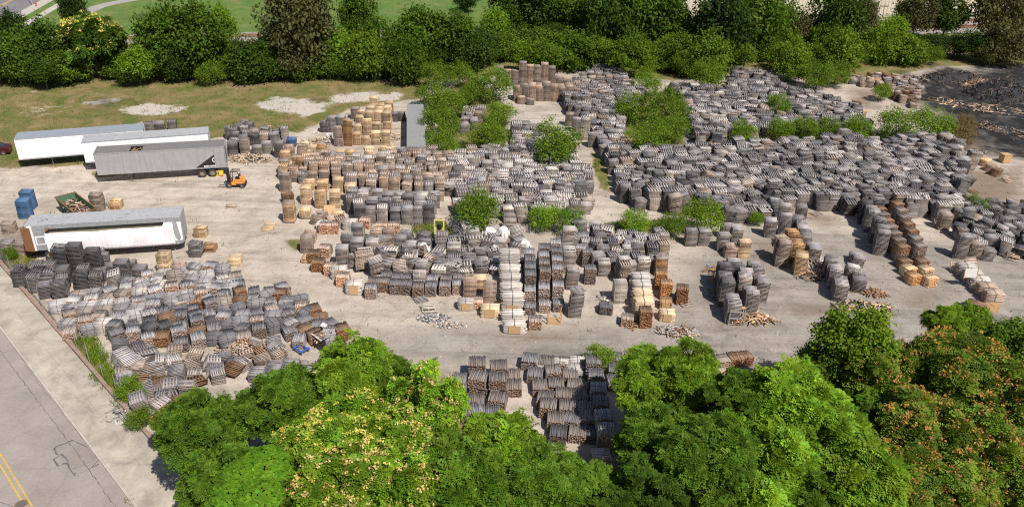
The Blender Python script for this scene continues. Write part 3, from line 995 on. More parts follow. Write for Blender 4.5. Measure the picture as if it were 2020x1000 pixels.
# tall brown-grey columns at the very back
row('back rank of tall brown columns', [(986+14.5*k, 171, n, t) for k, (n, t) in enumerate(((24, 'brownish grey'), (20, 'pinkish tan'), (19, 'brownish grey'), (30, 'brownish grey'), (26, 'pinkish tan'), (25, 'brownish grey'), (28, 'pinkish tan'), (24, 'brownish grey'), (12, 'brownish grey'), (9, 'pinkish tan')))], r_=2)
row('front rank of tall brown columns', [(1020+14.5*k, 201, n, t) for k, (n, t) in enumerate(((17, 'pinkish tan'), (19, 'brownish grey'), (20, 'pinkish tan'), (18, 'pinkish tan'), (20, 'brownish grey'), (18, 'pinkish tan'), (17, 'brownish grey'), (18, 'pinkish tan'), (15, 'brownish grey')))], r_=1, deep=2)
row('pallets by the left bushes at the back', [(1010, 158, 9, 'brownish grey'), (1028, 206, 8, 'pinkish tan'), (1046, 208, 6, 'grey')], r_=1)
row('columns along the upper aisle', [(1123, 250, 14, 'brownish grey'), (1136, 262, 15, 'grey'), (1152, 277, 22, 'whitish'), (1168, 292, 14, 'grey'), (1192, 304, 12, 'grey')], r_=1)
row('columns along the lower aisle', [(1208, 345, 13, 'grey'), (1222, 372, 12, 'dark grey'), (1232, 402, 16, 'dark grey'), (1262, 418, 10, 'grey')], r_=1)

# new tan pallets
for r__, (py_, xs_, n0) in enumerate(((287, (703, 722, 741, 760), 12), (272, (706, 725, 743, 762), 15), (258, (710, 728, 746, 763), 17), (244, (714, 731, 748, 765), 17), (230, (738, 754, 768), 17))):
    row('tan stacks by the container', [(x_, py_, n0+rnd.randint(-4, 4), rnd.choice(('tan', 'light tan', 'light tan', 'light tan'))) for x_ in xs_], kind='new_pallet_stack', r_=r__+1, mess=1.0)
row('brown and grey columns left of the tan ones', [(668, 290, 19, 'brownish grey'), (686, 289, 25, 'orange tan')], r_=1)
row('brown and grey columns left of the tan ones', [(640, 262, 11, 'dark grey'), (655, 262, 16, 'grey'), (672, 262, 17, 'grey'), (700, 236, 12, 'brownish grey')], r_=2)
row('pair beside the container', [(776, 241, 9, 'dark grey'), (791, 240, 9, 'dark grey')], r_=1)
row('tan cluster on the open gravel', [(604, 404, 15, 'light tan'), (632, 412, 14, 'tan'), (660, 412, 15, 'light tan'), (692, 402, 16, 'light tan')], kind='new_pallet_stack', r_=1)
row('tan cluster on the open gravel', [(609, 376, 8, 'tan'), (636, 378, 9, 'tan'), (666, 381, 12, 'light tan'), (707, 378, 10, 'tan')], kind='new_pallet_stack', r_=2)
row('tan cluster on the open gravel', [(570, 441, 17, 'tan'), (602, 433, 8, 'light tan')], kind='new_pallet_stack', r_=3, mix='brownish grey')
row('left edge of the neat block', [(562, 379, 16, 'brownish grey'), (566, 404, 9, 'brown', .5), (585, 360, 9, 'brownish grey')], r_=1)
row('tan stacks near the trailer rear', [(570, 318, 14, 'pinkish tan'), (562, 322, 11, 'tan'), (594, 345, 14, 'orange tan'), (614, 302, 6, 'light tan'), (634, 302, 6, 'orange tan')], kind='new_pallet_stack', r_=1)
row('front of the trailer-rear heap', [(484, 306, 15, 'brownish grey'), (506, 308, 9, 'grey'), (526, 304, 11, 'grey'), (552, 312, 15, 'dark grey')], r_=1)
row('tan stacks near the trailer rear', [(525, 272, 10, 'light tan')], kind='new_pallet_stack', r_=2)
row('grey columns of the lower block', [(675, 530, 16, 'grey'), (704, 522, 19, 'grey'), (733, 512, 14, 'pale grey'), (790, 508, 16, 'grey')], r_=2)
row('grey columns of the lower block', [(686, 500, 14, 'dark grey'), (706, 488, 18, 'grey'), (740, 486, 12, 'pinkish tan'), (768, 484, 12, 'pinkish tan')], r_=3)
row('brownish stack line at the left edge', [(604, 500, 12, 'brownish grey'), (610, 480, 8, 'pinkish tan'), (606, 520, 4, 'tan')], r_=1)
row('pale pallets behind the brown bundles', [(826, 572, 12, 'whitish'), (832, 545, 10, 'pale grey')], r_=1)
row('stacks before the white column', [(963, 600, 14, 'pinkish tan'), (926, 588, 13, 'pinkish tan'), (945, 578, 11, 'light tan')], r_=1)
row('grey stacks left of the pale column', [(1133, 628, 20, 'grey'), (1128, 572, 15, 'grey'), (1120, 540, 18, 'pale grey'), (1118, 505, 22, 'pale grey')], r_=1, mess=1.0)
row('stacks in the lower gap', [(1222, 600, 16, 'whitish'), (1195, 622, 6, 'dark grey'), (1240, 555, 14, 'pale grey'), (1268, 552, 15, 'pale grey')], r_=1)
row('tan-based stack at the gravel edge', [(1302, 545, 15, 'orange tan')], kind='new_pallet_stack', r_=1, mix='grey')

# the groups on the right-hand gravel
row('pair at the foot of the bush', [(1362, 487, 13, 'grey'), (1387, 486, 13, 'grey')], r_=1)
row('group with the bright tan stack', [(1466, 510, 14, 'light tan')], kind='new_pallet_stack', r_=1)
row('group with the bright tan stack', [(1440, 510, 9, 'pinkish tan'), (1424, 496, 13, 'grey'), (1452, 478, 11, 'grey'), (1432, 474, 12, 'grey')], r_=2, mess=1.8)
row('tall group facing the lane', [(1444, 640, 15, 'grey'), (1430, 606, 19, 'dark grey'), (1428, 580, 20, 'charcoal')], yaw=-0.1, r_=1, deep=2)
row('tall group facing the lane', [(1480, 620, 16, 'grey'), (1468, 590, 17, 'pale grey'), (1456, 566, 14, 'charcoal')], yaw=-0.1, r_=2, deep=2)
row('tall group facing the lane', [(1500, 598, 16, 'grey'), (1490, 572, 17, 'grey'), (1450, 538, 5, 'grey')], yaw=-0.1, r_=3, deep=2)
row('row by the small sapling', [(1519, 470, 15, 'grey'), (1546, 468, 18, 'grey'), (1572, 462, 14, 'grey'), (1546, 446, 18, 'pale grey'), (1580, 440, 14, 'dark grey')], yaw=-0.2, r_=1)
row('brown and tan group', [(1541, 528, 20, 'brownish grey'), (1580, 546, 16, 'tan'), (1570, 522, 15, 'orange tan'), (1564, 500, 16, 'orange tan')], yaw=-0.15, r_=1, mess=1.2, deep=2)
row('brown and tan group', [(1605, 524, 14, 'grey'), (1588, 498, 13, 'grey'), (1582, 478, 12, 'grey')], yaw=-0.15, r_=2, deep=2)
row('dark group above the lane', [(1656, 596, 14, 'grey'), (1646, 572, 15, 'grey'), (1636, 552, 14, 'dark grey')], yaw=-0.25, r_=1, mess=1.2, deep=2)
row('dark group above the lane', [(1694, 578, 10, 'dark grey'), (1684, 556, 8, 'pale grey'), (1692, 528, 8, 'grey')], yaw=-0.25, r_=2, mess=1.2, deep=2)
row('tall wall of grey stacks', [(1736, 505, 20, 'grey'), (1728, 482, 20, 'dark grey'), (1716, 460, 19, 'grey'), (1706, 444, 17, 'charcoal')], yaw=-0.3, r_=1, deep=2)
row('single stack at the heap front', [(1862, 455, 14, 'brownish grey')], yaw=-0.1, r_=1)
row('right-hand group', [(1892, 512, 19, 'grey'), (1920, 514, 14, 'brownish grey'), (1948, 516, 9, 'grey'), (1985, 486, 10, 'grey')], yaw=-0.15, r_=1, mess=1.1)
row('left of the white wreck', [(15, 462, 8, 'brownish grey'), (36, 502, 8, 'brownish grey'), (10, 496, 6, 'grey'), (60, 505, 5, 'brown')], yaw=0.2, r_=1, mess=1.3)
row('stacks at the dumpster', [(190, 420, 15, 'brownish grey'), (226, 414, 7, 'tan')], r_=1, mess=1.6)
row('tan stacks by the white wreck', [(326, 540, 15, 'light tan')], kind='new_pallet_stack', r_=1)
row('tan stacks by the white wreck', [(350, 540, 6, 'pinkish tan'), (376, 540, 5, 'pinkish tan'), (461, 526, 6, 'light tan')], kind='new_pallet_stack', r_=2)
row('stacks at the wreck nose', [(384, 508, 10, 'dark grey'), (394, 470, 7, 'tan'), (412, 498, 5, 'orange tan')], r_=1, mess=1.4)
row('dark trio against the white side', [(123, 540, 19, 'charcoal'), (153, 545, 23, 'charcoal'), (186, 545, 19, 'charcoal'), (240, 550, 12, 'dark grey')], yaw=0.15, r_=1)
row('scattered at the burnt ground', [(1690, 215, 8, 'brown'), (1700, 232, 7, 'tan'), (1795, 202, 8, 'brown'), (1710, 250, 5, 'light tan')], r_=1)
row('tan row at the right gravel', [(1936, 322, 7, 'pinkish tan'), (1946, 330, 7, 'tan'), (1956, 340, 7, 'pinkish tan'), (1966, 349, 7, 'brown')], r_=1, mess=1.5, yaw=0.6)
s_ = spec('blue', *(at(48, 432)+np.array([0, .5])), 15, 0.12, 'blue', (0, 0), 1, 1, 'blue_pallet_stack', label='tall blue painted pallet stack, front one of the blue pair', mess=0.5)
s_ = spec('blue', *(at(52, 416)+np.array([0, .9])), 15, 0.12, 'blue', (0, 0), 2, 1, 'blue_pallet_stack', label='tall blue painted pallet stack, rear one of the blue pair', mess=0.5)
s_ = spec('blue', *(at(574, 290)+np.array([0, .5])), 8, 0.1, 'blue', (0, 0), 1, 1, 'blue_pallet_stack', label='blue pallet stack between grey stacks behind the grey trailer rear', mess=0.6)

# ------------------------------------------------------------------ bundles of boards
BUND = []


def bundle_mesh(kind, seed):
    q = random.Random(seed)
    C, Z, T, E = [], [], [], []
    if kind == 'block':                                   # stringers laid lengthways, ends to the front
        nl, nc, w, h = 9, 10, 0.108, 0.098
        for l in range(nl):
            for c in range(nc):
                if 1 <= l < nl-1 and 1 <= c < nc-1 and q.random() < 0.08:
                    continue
                b = q.uniform(0.72, 1.2)
                sag = -0.03*abs(c-(nc-1)/2)/(nc/2)*(l/nl)
                C.append(((c-(nc-1)/2)*w+q.uniform(-.012, .012), q.uniform(-.05, .05), h/2+l*h+sag+q.uniform(-.008, .008)))
                Z.append((w*q.uniform(.78, .96), 1.2+q.uniform(-.05, .05), h*q.uniform(.78, .95)))
                T.append(b)
    elif kind == 'slat':                                  # thin slats laid crosswise, ragged ends
        nl, nc, w, h = 15, 9, 0.118, 0.058
        for l in range(nl):
            for c in range(nc):
                b = q.uniform(0.74, 1.18)
                hump = 0.06*(1-((c-(nc-1)/2)/(nc/2))**2)*(l/nl)
                C.append((q.gauss(0, .045), (c-(nc-1)/2)*w+q.uniform(-.01, .01), h/2+l*h+hump+q.uniform(-.006, .006)))
                Z.append((1.25+q.uniform(-.12, .12), w*q.uniform(.8, .96), h*q.uniform(.6, .92)))
                T.append(b)
    C, Z = np.array(C), np.array(Z)
    rots = np.array([rot_euler(q.gauss(0, .02), q.gauss(0, .02), q.gauss(0, .025)) for _ in C])
    v, f = boxes(C, Z, rots)
    t = np.repeat(np.array(T)[:, None], 3, 1)
    t = np.repeat(t, 6, 0).reshape(-1, 6, 3)
    ends = (2, 3) if kind == 'block' else (4, 5)
    t[:, ends, :] *= np.array([1.15, 0.80, 0.55])         # freshly cut end grain stays browner
    t[:, (0,), :] *= 0.8
    return np_mesh('boards', v, f, M_WOOD, t.reshape(-1, 3))


BM = {k: [bundle_mesh(k, s) for s in range(40, 45)] for k in ('block', 'slat')}
_sm = {}


def strap_mesh(kind):
    if kind not in _sm:
        mb = MB()
        if kind == 'block':
            w, h = 1.10, 0.90
        else:
            w, h = 1.14, 0.95
        t = 0.012
        if kind == 'block':
            for a in ((-w/2, 0, h/2, t, .03, h), (w/2, 0, h/2, t, .03, h), (0, 0, h, w, .03, t)):
                mb.box(a[:3], a[3:])
        else:
            for a in ((0, -w/2, h/2, .03, t, h), (0, w/2, h/2, .03, t, h), (0, 0, h, .03, w, t)):
                mb.box(a[:3], a[3:])
        _sm[kind] = mb.mesh('strap', M_STRAP)
    return _sm[kind]


_pm = MB().box((0, 0, 0), (0.9, 0.03, 0.8)).mesh('end_panel', M_PLY)


def bundle(zone, x, y, z, yaw, kind, tone, r_=1, c_=1, scale=(1, 1, 1), panel=None, tilt=(0, 0), label=None, straps=1):
    BUND.append(dict(zone=zone, x=float(x), y=float(y), z=z, yaw=yaw, kind=kind, tone=tone, row=r_, col=c_, scale=scale, panel=panel, tilt=tilt, label=label, straps=straps))


BH = 0.92


def bfill(zone, pts, yaw, dx, dy, kinds, tones, levels=(1, 1), jit=0.1, yawj=0.15, tilt=0.06, drop=0.0):
    P = gp(pts)
    c0 = P.mean(0)
    Rm = np.array([[math.cos(yaw), -math.sin(yaw)], [math.sin(yaw), math.cos(yaw)]])
    Q = (P-c0) @ Rm
    lo, hi = Q.min(0), Q.max(0)
    y = lo[1]+0.4
    r_ = 0
    while y < hi[1]:
        x = lo[0]+rnd.uniform(0, dx*0.5)
        c_ = 0
        got = False
        while x < hi[0]:
            p = Rm @ np.array([x+rnd.gauss(0, jit), y+rnd.gauss(0, jit)]) + c0
            if in_poly(p[0], p[1], P) and rnd.random() >= drop:
                if not got:
                    r_ += 1
                    got = True
                c_ += 1
                lv = rnd.randint(*levels)
                k = rnd.choices([a for a, b in kinds], [b for a, b in kinds])[0]
                tn = rnd.choices([a for a, b in tones], [b for a, b in tones])[0]
                for l in range(lv):
                    bundle(zone, p[0]+rnd.gauss(0, .03), p[1]+rnd.gauss(0, .03), l*BH*0.97, yaw+rnd.gauss(0, yawj), k, tn, r_, c_,
                           (rnd.uniform(.92, 1.15), rnd.uniform(.95, 1.15), rnd.uniform(.95, 1.5) if lv == 1 else 1), tilt=(rnd.gauss(0, tilt), rnd.gauss(0, tilt)) if lv == 1 else (0, 0),
                           label=('upper' if l else 'lower') if lv > 1 else None, straps=rnd.choice((1, 1, 2)) if k == 'slat' else rnd.choice((0, 0, 0, 1)))
            x += dx*rnd.uniform(.97, 1.06)
        y += dy


bfill('whitish slat field on the left', [(108, 598, .9), (165, 572, .9), (240, 556, .9), (330, 522, .9), (425, 520, .9), (470, 545, .9), (480, 585), (420, 602), (330, 615), (260, 645), (195, 662), (142, 668), (112, 628)],
      R(18), 1.38, 1.22, [('slat', 5), ('block', 2)], [('whitish', .7), ('pale grey', 3), ('brownish grey', 2), ('grey', 3)], yawj=0.2)
bfill('dark bundle field on the left', [(470, 560, .9), (550, 556, .9), (600, 590, .9), (645, 620, .9), (692, 655, .9), (660, 690), (600, 690), (560, 660), (470, 690), (400, 690), (330, 690), (262, 672), (225, 690), (190, 672), (270, 640), (340, 612), (420, 602), (480, 585)],
      R(22), 1.28, 1.30, [('block', 5), ('slat', 2)], [('grey', 3), ('brownish grey', 2), ('dark grey', 6), ('brown', 2), ('charcoal', 1)], yawj=0.25)
# rank of brown-ended bundles facing the lane
for c_, (px, py) in enumerate(((731, 591), (757, 578), (779, 582), (801, 583), (824, 588), (849, 586), (877, 585), (902, 582))):
    for d in range(2):
        p = at(px, py) + np.array([0, 0.62+1.27*d])
        bundle('brown-ended rank facing the lane', p[0], p[1], 0, 0.04+rnd.gauss(0, .05), 'block', rnd.choice(('dark grey', 'umber', 'grey')), d+1, c_+1, (1.0, 1.02, 1.35), straps=0)
# pale bundles with ply ends at the left end of the rank
for c_, (px, py, tn, pn) in enumerate(((697, 582, 'whitish', 'tan'), (676, 566, 'pinkish tan', None), (668, 552, 'whitish', 'tan'), (652, 545, 'pinkish tan', None), (627, 537, 'brown', None), (640, 508, 'pinkish tan', None), (655, 462, 'pinkish tan', None),
                                       (690, 456, 'whitish', None), (720, 452, 'pinkish tan', None), (752, 462, 'pinkish tan', None), (776, 462, 'pinkish tan', None), (640, 462, 'pinkish tan', None), (618, 520, 'brown', None))):
    p = at(px, py) + np.array([0, 0.55])
    bundle('pale bundles at the left of the lower block', p[0], p[1], 0, 0.05+rnd.gauss(0, .08), 'slat' if tn == 'whitish' else 'block', tn, 1, c_+1, (1.15, 1.0, 1.25), panel=pn)
# pale column
for d in range(7):
    p0, p1 = at(1013, 659), at(1004, 545)
    p = p0+(p1-p0)*d/6+np.array([0, .6])
    for l in range(1 if d < 2 else 2 if d < 6 else 3):
        bundle('pale slat column', p[0]+rnd.gauss(0, .04), p[1], l*BH*0.97, 0.03, 'slat', 'whitish', d+1, 1, (1.5, 1.05, 1.0), panel='tan' if (d in (0, 2) and l == 0) else None, label=('lowest', 'middle', 'topmost')[l])
# brown columns
for c_, (xa, ya, xb, yb) in enumerate(((1045, 622, 1043, 545), (1073, 618, 1070, 535), (1101, 616, 1094, 525))):
    for d in range(6):
        p = at(xa, ya)+(at(xb, yb)-at(xa, ya))*d/5+np.array([0, .6])
        for l in range(1 if d < 1 else 2 if d < 2 else 3):
            bundle('brown column block', p[0]+rnd.gauss(0, .03), p[1], l*BH*0.97, 0.02, 'block', rnd.choice(('dark grey', 'umber', 'grey')), d+1, c_+1, (1.0, 1.02, 1.0), label=('lowest', 'middle', 'topmost')[l], straps=0)
p = at(1055, 652)+np.array([0, .6])
bundle('single', p[0], p[1], 0, 0.05, 'block', 'brownish grey', 1, 1, (1.1, 1, 1.1), label='single brown board bundle standing alone before the brown columns')
p = at(966, 628)+np.array([0, .6])
bundle('single', p[0], p[1], 0, 0.03, 'slat', 'light tan', 1, 1, (1.25, 1, 1.1), panel='tan', label='light tan slat bundle with plywood front beside the pale column')
p = at(918, 614)+np.array([0, .6])
bundle('single', p[0], p[1], 0, 0.06, 'slat', 'whitish', 1, 1, (1.1, 1, 1.0), panel='tan', label='whitish slat bundle with brown end panel left of the tan one')
p = at(941, 612)+np.array([0, .7])
bundle('single', p[0], p[1], 0, 0.06, 'block', 'pinkish tan', 1, 1, (1.0, 1, .9), label='pinkish bundle squeezed between the panelled slat bundles')
# dark heaps right of the brown columns
for c_, (px, py, l, tn) in enumerate(((1163, 562, 2, 'dark grey'), (1158, 528, 2, 'dark grey'), (1146, 520, 2, 'grey'), (1150, 495, 2, 'grey'), (1196, 622, 1, 'charcoal'), (1238, 646, 1, 'brownish grey'), (1272, 648, 2, 'brown'))):
    p = at(px, py)+np.array([0, .6])
    for k in range(l):
        bundle('dark bundles between the stacks', p[0], p[1], k*BH*.97, rnd.gauss(0.02, .1), 'block', tn, 1, c_+1, (1.05, 1, 1), label=('lower', 'upper')[k] if l > 1 else None)
for d in range(4):
    p0, p1 = at(1268, 628), at(1262, 578)
    p = p0+(p1-p0)*d/3+np.array([0, .6])
    for l in range(2):
        bundle('cream slat column', p[0], p[1], l*BH*.97, 0.06, 'slat', 'whitish' if d > 1 else 'light tan', d+1, 1, (1.3, 1, 1), label=('lower', 'upper')[l])
for c_, (px, py, tn, l, pn) in enumerate(((1316, 636, 'light tan', 1, 'tan'), (1314, 612, 'orange tan', 1, 'tan'), (1345, 602, 'brown', 2, None), (1313, 592, 'orange tan', 2, None), (1303, 572, 'orange tan', 2, None))):
    p = at(px, py)+np.array([0, .6])
    for k in range(l):
        bundle('orange-brown end of the lower block', p[0], p[1], k*BH*.97, -0.1+rnd.gauss(0, .04), 'block' if tn != 'light tan' else 'slat', tn, 1, c_+1, (1.05, 1, 1), label=('lower', 'upper')[k] if l > 1 else None, panel=pn)
# orange-brown double row on the right gravel
for c_, (xa, ya, xb, yb) in enumerate(((1800, 561, 1730, 440), (1833, 565, 1765, 430))):
    for d in range(10):
        p = at(xa, ya)+(at(xb, yb)-at(xa, ya))*d/9+np.array([0, .4])
        for l in range(1 if d < 3 else 2):
            bundle('orange-brown double row', p[0], p[1], l*BH*.97, 0.35, 'block', rnd.choice(('orange tan', 'tan')) if d < 2 else rnd.choice(('brown', 'umber', 'umber', 'brown')), d+1, c_+1, (1.1, 1.05, 1.2), label=('lower', 'upper')[l] if d >= 3 else None)
# white row and brown bundles at the right
for d in range(5):
    p0, p1 = at(1960, 600), at(1905, 545)
    p = p0+(p1-p0)*d/4+np.array([0, .5])
    bundle('whitish slat row at the right', p[0], p[1], 0, -0.1, 'slat', 'whitish' if d > 1 else 'pinkish tan', d+1, 1, (1.35, 1.05, 1.3))
p = at(1925, 616)
bundle('single', p[0], p[1]+.5, 0, 0.75, 'block', 'brown', 1, 1, (1.3, 1.3, .9), label='toppled brown board bundle at the end of the whitish row')
p = at(1955, 618)
bundle('single', p[0], p[1]+.5, 0, 0.2, 'slat', 'orange tan', 1, 1, (1.1, .8, .8), panel='tan', label='orange tan bundle with bright plywood face beside the toppled one')
# bottom group among the near trees
for c_, (px, n) in enumerate(((905, 3), (942, 4), (980, 4), (1015, 2))):
    for d in range(n):
        e_ = 4-n if c_ == 3 else 0
        p = at(px-6+d*3+rnd.gauss(0, 3), 806-(d+e_)*25+rnd.gauss(0, 3), 0.9)
        for l in range(2 if d >= n-2 and c_ < 3 else 1):
            bundle('dark bundles among the near trees', p[0], p[1], l*BH*.95, 0.03+rnd.gauss(0, .1), 'block', rnd.choice(('umber', 'umber', 'dark grey')), d+1, c_+1, (1.32, 1.12, 1.0), label=('lower', 'upper')[l], straps=0)
for c_, px in enumerate((0, 1, 2)):
    for d in range(7):
        p = at(1112-d*11+c_*33-(6-d)*1+rnd.gauss(0, 2), 846-d*23+rnd.gauss(0, 2), 0.9)
        bundle('long dark bundle block by the trees', p[0], p[1], 0, -0.06+rnd.gauss(0, .09), 'block', rnd.choice(('umber', 'dark grey', 'umber', 'charcoal')), d+1, c_+1, (1.20, 1.12, rnd.uniform(.9, 1.3)), straps=0)
for d in range(6):
    p = at(1196-d*5, 842-d*27, 1.8)
    for l in range(2):
        bundle('dark double-height line by the trees', p[0], p[1], l*BH*.97, -0.02+rnd.gauss(0, .05), 'block', rnd.choice(('dark grey', 'charcoal', 'grey')), d+1, 1, (1.15, 1.05, 1.0), label=('lower', 'upper')[l])
for d in range(3):
    p = at(1212+d*2, 745-d*22, 0.9)
    bundle('pair right of the double-height line', p[0], p[1], 0, rnd.gauss(0, .05), 'block', 'dark grey', d+1, 1, (1.05, 1.05, 1.0))
for c_, (px, py) in enumerate(((1075, 712), (1105, 708), (1140, 706), (1135, 722))):
    p = at(px, py, .9)
    bundle('pale slats at the lane edge', p[0], p[1], 0, rnd.gauss(0, .06), 'slat', 'whitish', 1, c_+1, (1.1, .9, .9))
for c_, (px, py) in enumerate(((1400, 708), (1425, 704), (1450, 700), (1470, 698), (1418, 724))):
    p = at(px, py, .9)
    bundle('brown bundles right of the near bushes', p[0], p[1], 0, 0.25+rnd.gauss(0, .06), 'block', rnd.choice(('brownish grey', 'brown')), 1, c_+1, (1.05, 1, 1.0))
p = at(1188, 900, .9)
spec('low pale stack at the foot of the double-height line', p[0], p[1], 9, 0.1, 'pale grey', (0, 0), 1, 1, 'pallet_stack')
# ------------------------------------------------------------------ put the stacks and bundles into the yard
hand = np.array([(s['x'], s['y']) for s in STACKS if not s['auto']] + [(b['x'], b['y']) for b in BUND])
keep = []
for s in STACKS:
    if s['auto'] and np.min(np.hypot(hand[:, 0]-s['x'], hand[:, 1]-s['y'])) < 0.95:
        continue
    keep.append(s)
STACKS = keep
# bundles scattered by area also give way to those placed one by one
_cnt = {}


def visible(x, y, z):
    a, b, d = pix(x, y, z)
    return -20 < a < 2040 and -20 < b < 1010


def place_pallets(s, e):
    for (var, R_, off, c) in stack_pallets(s):
        o = bpy.data.objects.new('pallet', PMESH[var])
        COL.objects.link(o)
        o.parent = e
        m = Matrix([[*R_[i], off[i]] for i in range(3)] + [[0, 0, 0, 1]])
        o.matrix_local = m
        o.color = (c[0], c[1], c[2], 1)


COLW = {'pallet_stack': 'pallet stack', 'new_pallet_stack': 'pallet stack', 'blue_pallet_stack': 'pallet stack'}
# number the stacks of each area: rows from the front, places from the left
by = {}
for s in STACKS:
    by.setdefault((s['zone'], s['row']), []).append(s)
for k, L in by.items():
    L.sort(key=lambda s: pix(s['x'], s['y'])[0])
    for i, s in enumerate(L):
        s['col'] = i+1
nrows = {}
for s in STACKS:
    nrows.setdefault(s['zone'], set()).add(s['row'])


def stack_label(s):
    if s['label']:
        return s['label']
    n = s['n']
    size = 'low' if n < 8 else 'tall' if n > 15 else ''
    t = max(abs(s['tilt'][0]), abs(s['tilt'][1]))
    lean = 'leaning' if t > 0.14 else ''
    L = by[(s['zone'], s['row'])]
    head = ' '.join(w for w in (lean or size, s['tone'], 'pallet stack') if w)
    rows = sorted(nrows[s['zone']])
    place = ordinal(s['col'])+' from left'
    if len(rows) > 1:
        place += ', '+ordinal(rows.index(s['row'])+1)+' row'
    lab = head+', '+place+', '+s['zone']
    if len(lab.split()) > 16:
        lab = s['tone']+' pallet stack, '+place+', '+s['zone']
    if len(lab.split()) > 16:
        lab = s['tone'].split()[-1]+' stack, '+place+', '+s['zone']
    return lab


main = [s for s in STACKS if s['kind'] == 'pallet_stack']


def show_size(s):
    a, b, d = pix(s['x'], s['y'], s['n']*PH)
    if not (-10 < a < 2030 and -10 < b < 1000):
        return 0
    return (F/d)**2*(1.2*1.0*0.5+1.2*s['n']*PH*(0.3 if s['auto'] else 0.9))


main.sort(key=show_size, reverse=True)
chosen = set(id(s) for s in main[:300])
stC, stS, stR, stT = [], [], [], []
for s in STACKS:
    single = s['kind'] != 'pallet_stack' or id(s) in chosen
    if single:
        grp = {'pallet_stack': 'weathered pallet stacks standing in the yard', 'new_pallet_stack': 'tan pallet stacks standing on the gravel',
               'blue_pallet_stack': 'blue painted pallet stacks'}[s['kind']]
        e = thing('pallet_stack', stack_label(s), 'pallet stack', (s['x'], s['y'], s['z']), s['yaw'], grp)
        e.scale = (s['size'][0], s['size'][1], 1)
        place_pallets(s, e)
    else:
        P = stack_pallets(s)
        G = rotz(s['yaw']) @ np.diag([s['size'][0], s['size'][1], 1.0])
        for i, (var, R_, off, c) in enumerate(P):
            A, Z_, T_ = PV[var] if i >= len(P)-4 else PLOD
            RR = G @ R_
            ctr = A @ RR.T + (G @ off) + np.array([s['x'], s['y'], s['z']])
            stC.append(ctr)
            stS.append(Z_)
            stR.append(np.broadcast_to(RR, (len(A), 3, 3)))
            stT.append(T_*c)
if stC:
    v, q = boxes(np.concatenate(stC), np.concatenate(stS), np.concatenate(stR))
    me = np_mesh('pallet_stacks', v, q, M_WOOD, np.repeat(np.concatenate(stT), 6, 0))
    tag(link('pallet_stacks', me), 'hundreds more weathered grey pallet stacks heaped across the back of the yard', 'pallet stacks', kind='stuff')

byb = {}
for b in BUND:
    byb.setdefault((b['zone'], b['row']), []).append(b)
rb = {}
for b in BUND:
    rb.setdefault(b['zone'], set()).add(b['row'])
for L in byb.values():
    xsort = sorted({b['col']: pix(b['x'], b['y'])[0] for b in L}.items(), key=lambda t: t[1])
    rank = {c: i+1 for i, (c, _) in enumerate(xsort)}
    for b in L:
        b['rank'] = rank[b['col']]
        b['ncol'] = len(rank)
nb = 0
for b in BUND:
    if not visible(b['x'], b['y'], b['z']+0.5):
        continue
    if b['zone'] == 'single':
        lab = b['label']
    else:
        lev = (b['label']+' ') if b['label'] else ''
        lab = lev+b['tone'].replace('umber', 'dark brown')+' board bundle'
        if b['ncol'] > 1:
            lab += ', '+ordinal(b['rank'])+' from left'
        rows = sorted(rb[b['zone']])
        if len(rows) > 1:
            lab += ', '+ordinal(rows.index(b['row'])+1)+' row'
        lab += ', '+b['zone']
        if len(lab.split()) > 16:
            lab = lab.replace('board bundle', 'bundle').replace('dark brown', 'brown').replace('brownish grey', 'grey').replace('dark grey', 'grey')
    e = thing('board_bundle', lab, 'board bundle', (b['x'], b['y'], b['z']+(0.04 if b['tilt'][0] or b['tilt'][1] else 0)), b['yaw'], 'strapped bundles of old boards')
    e.rotation_euler = (b['tilt'][0]*.6, b['tilt'][1]*.6, b['yaw'])
    c = np.array(TONE[b['tone']])*rnd.uniform(.85, 1.15)
    o = tag(link('boards', rnd.choice(BM[b['kind']]), e, color=c), kind='stuff')
    o.scale = b['scale']
    for k in range(b['straps']):
        st = link('strap', strap_mesh(b['kind']), e)
        st.scale = (b['scale'][0]*1.01, b['scale'][1]*1.01, b['scale'][2]*1.01)
        d = 0 if b['straps'] == 1 else (-.3, .3)[k]
        st.location = (0, d*b['scale'][1], 0) if b['kind'] == 'block' else (d*b['scale'][0], 0, 0)
    if b['panel']:
        pn = link('end_panel', _pm, e, (0, -0.60*b['scale'][1]*(1.0 if b['kind'] == 'block' else .92)-0.03, 0.46*b['scale'][2]))
        pn.scale = (b['scale'][0]*.8, 1, b['scale'][2]*.95)
    nb += 1
print('stacks', len(STACKS), 'bundles', nb, 'stuff pallets', len(stC))
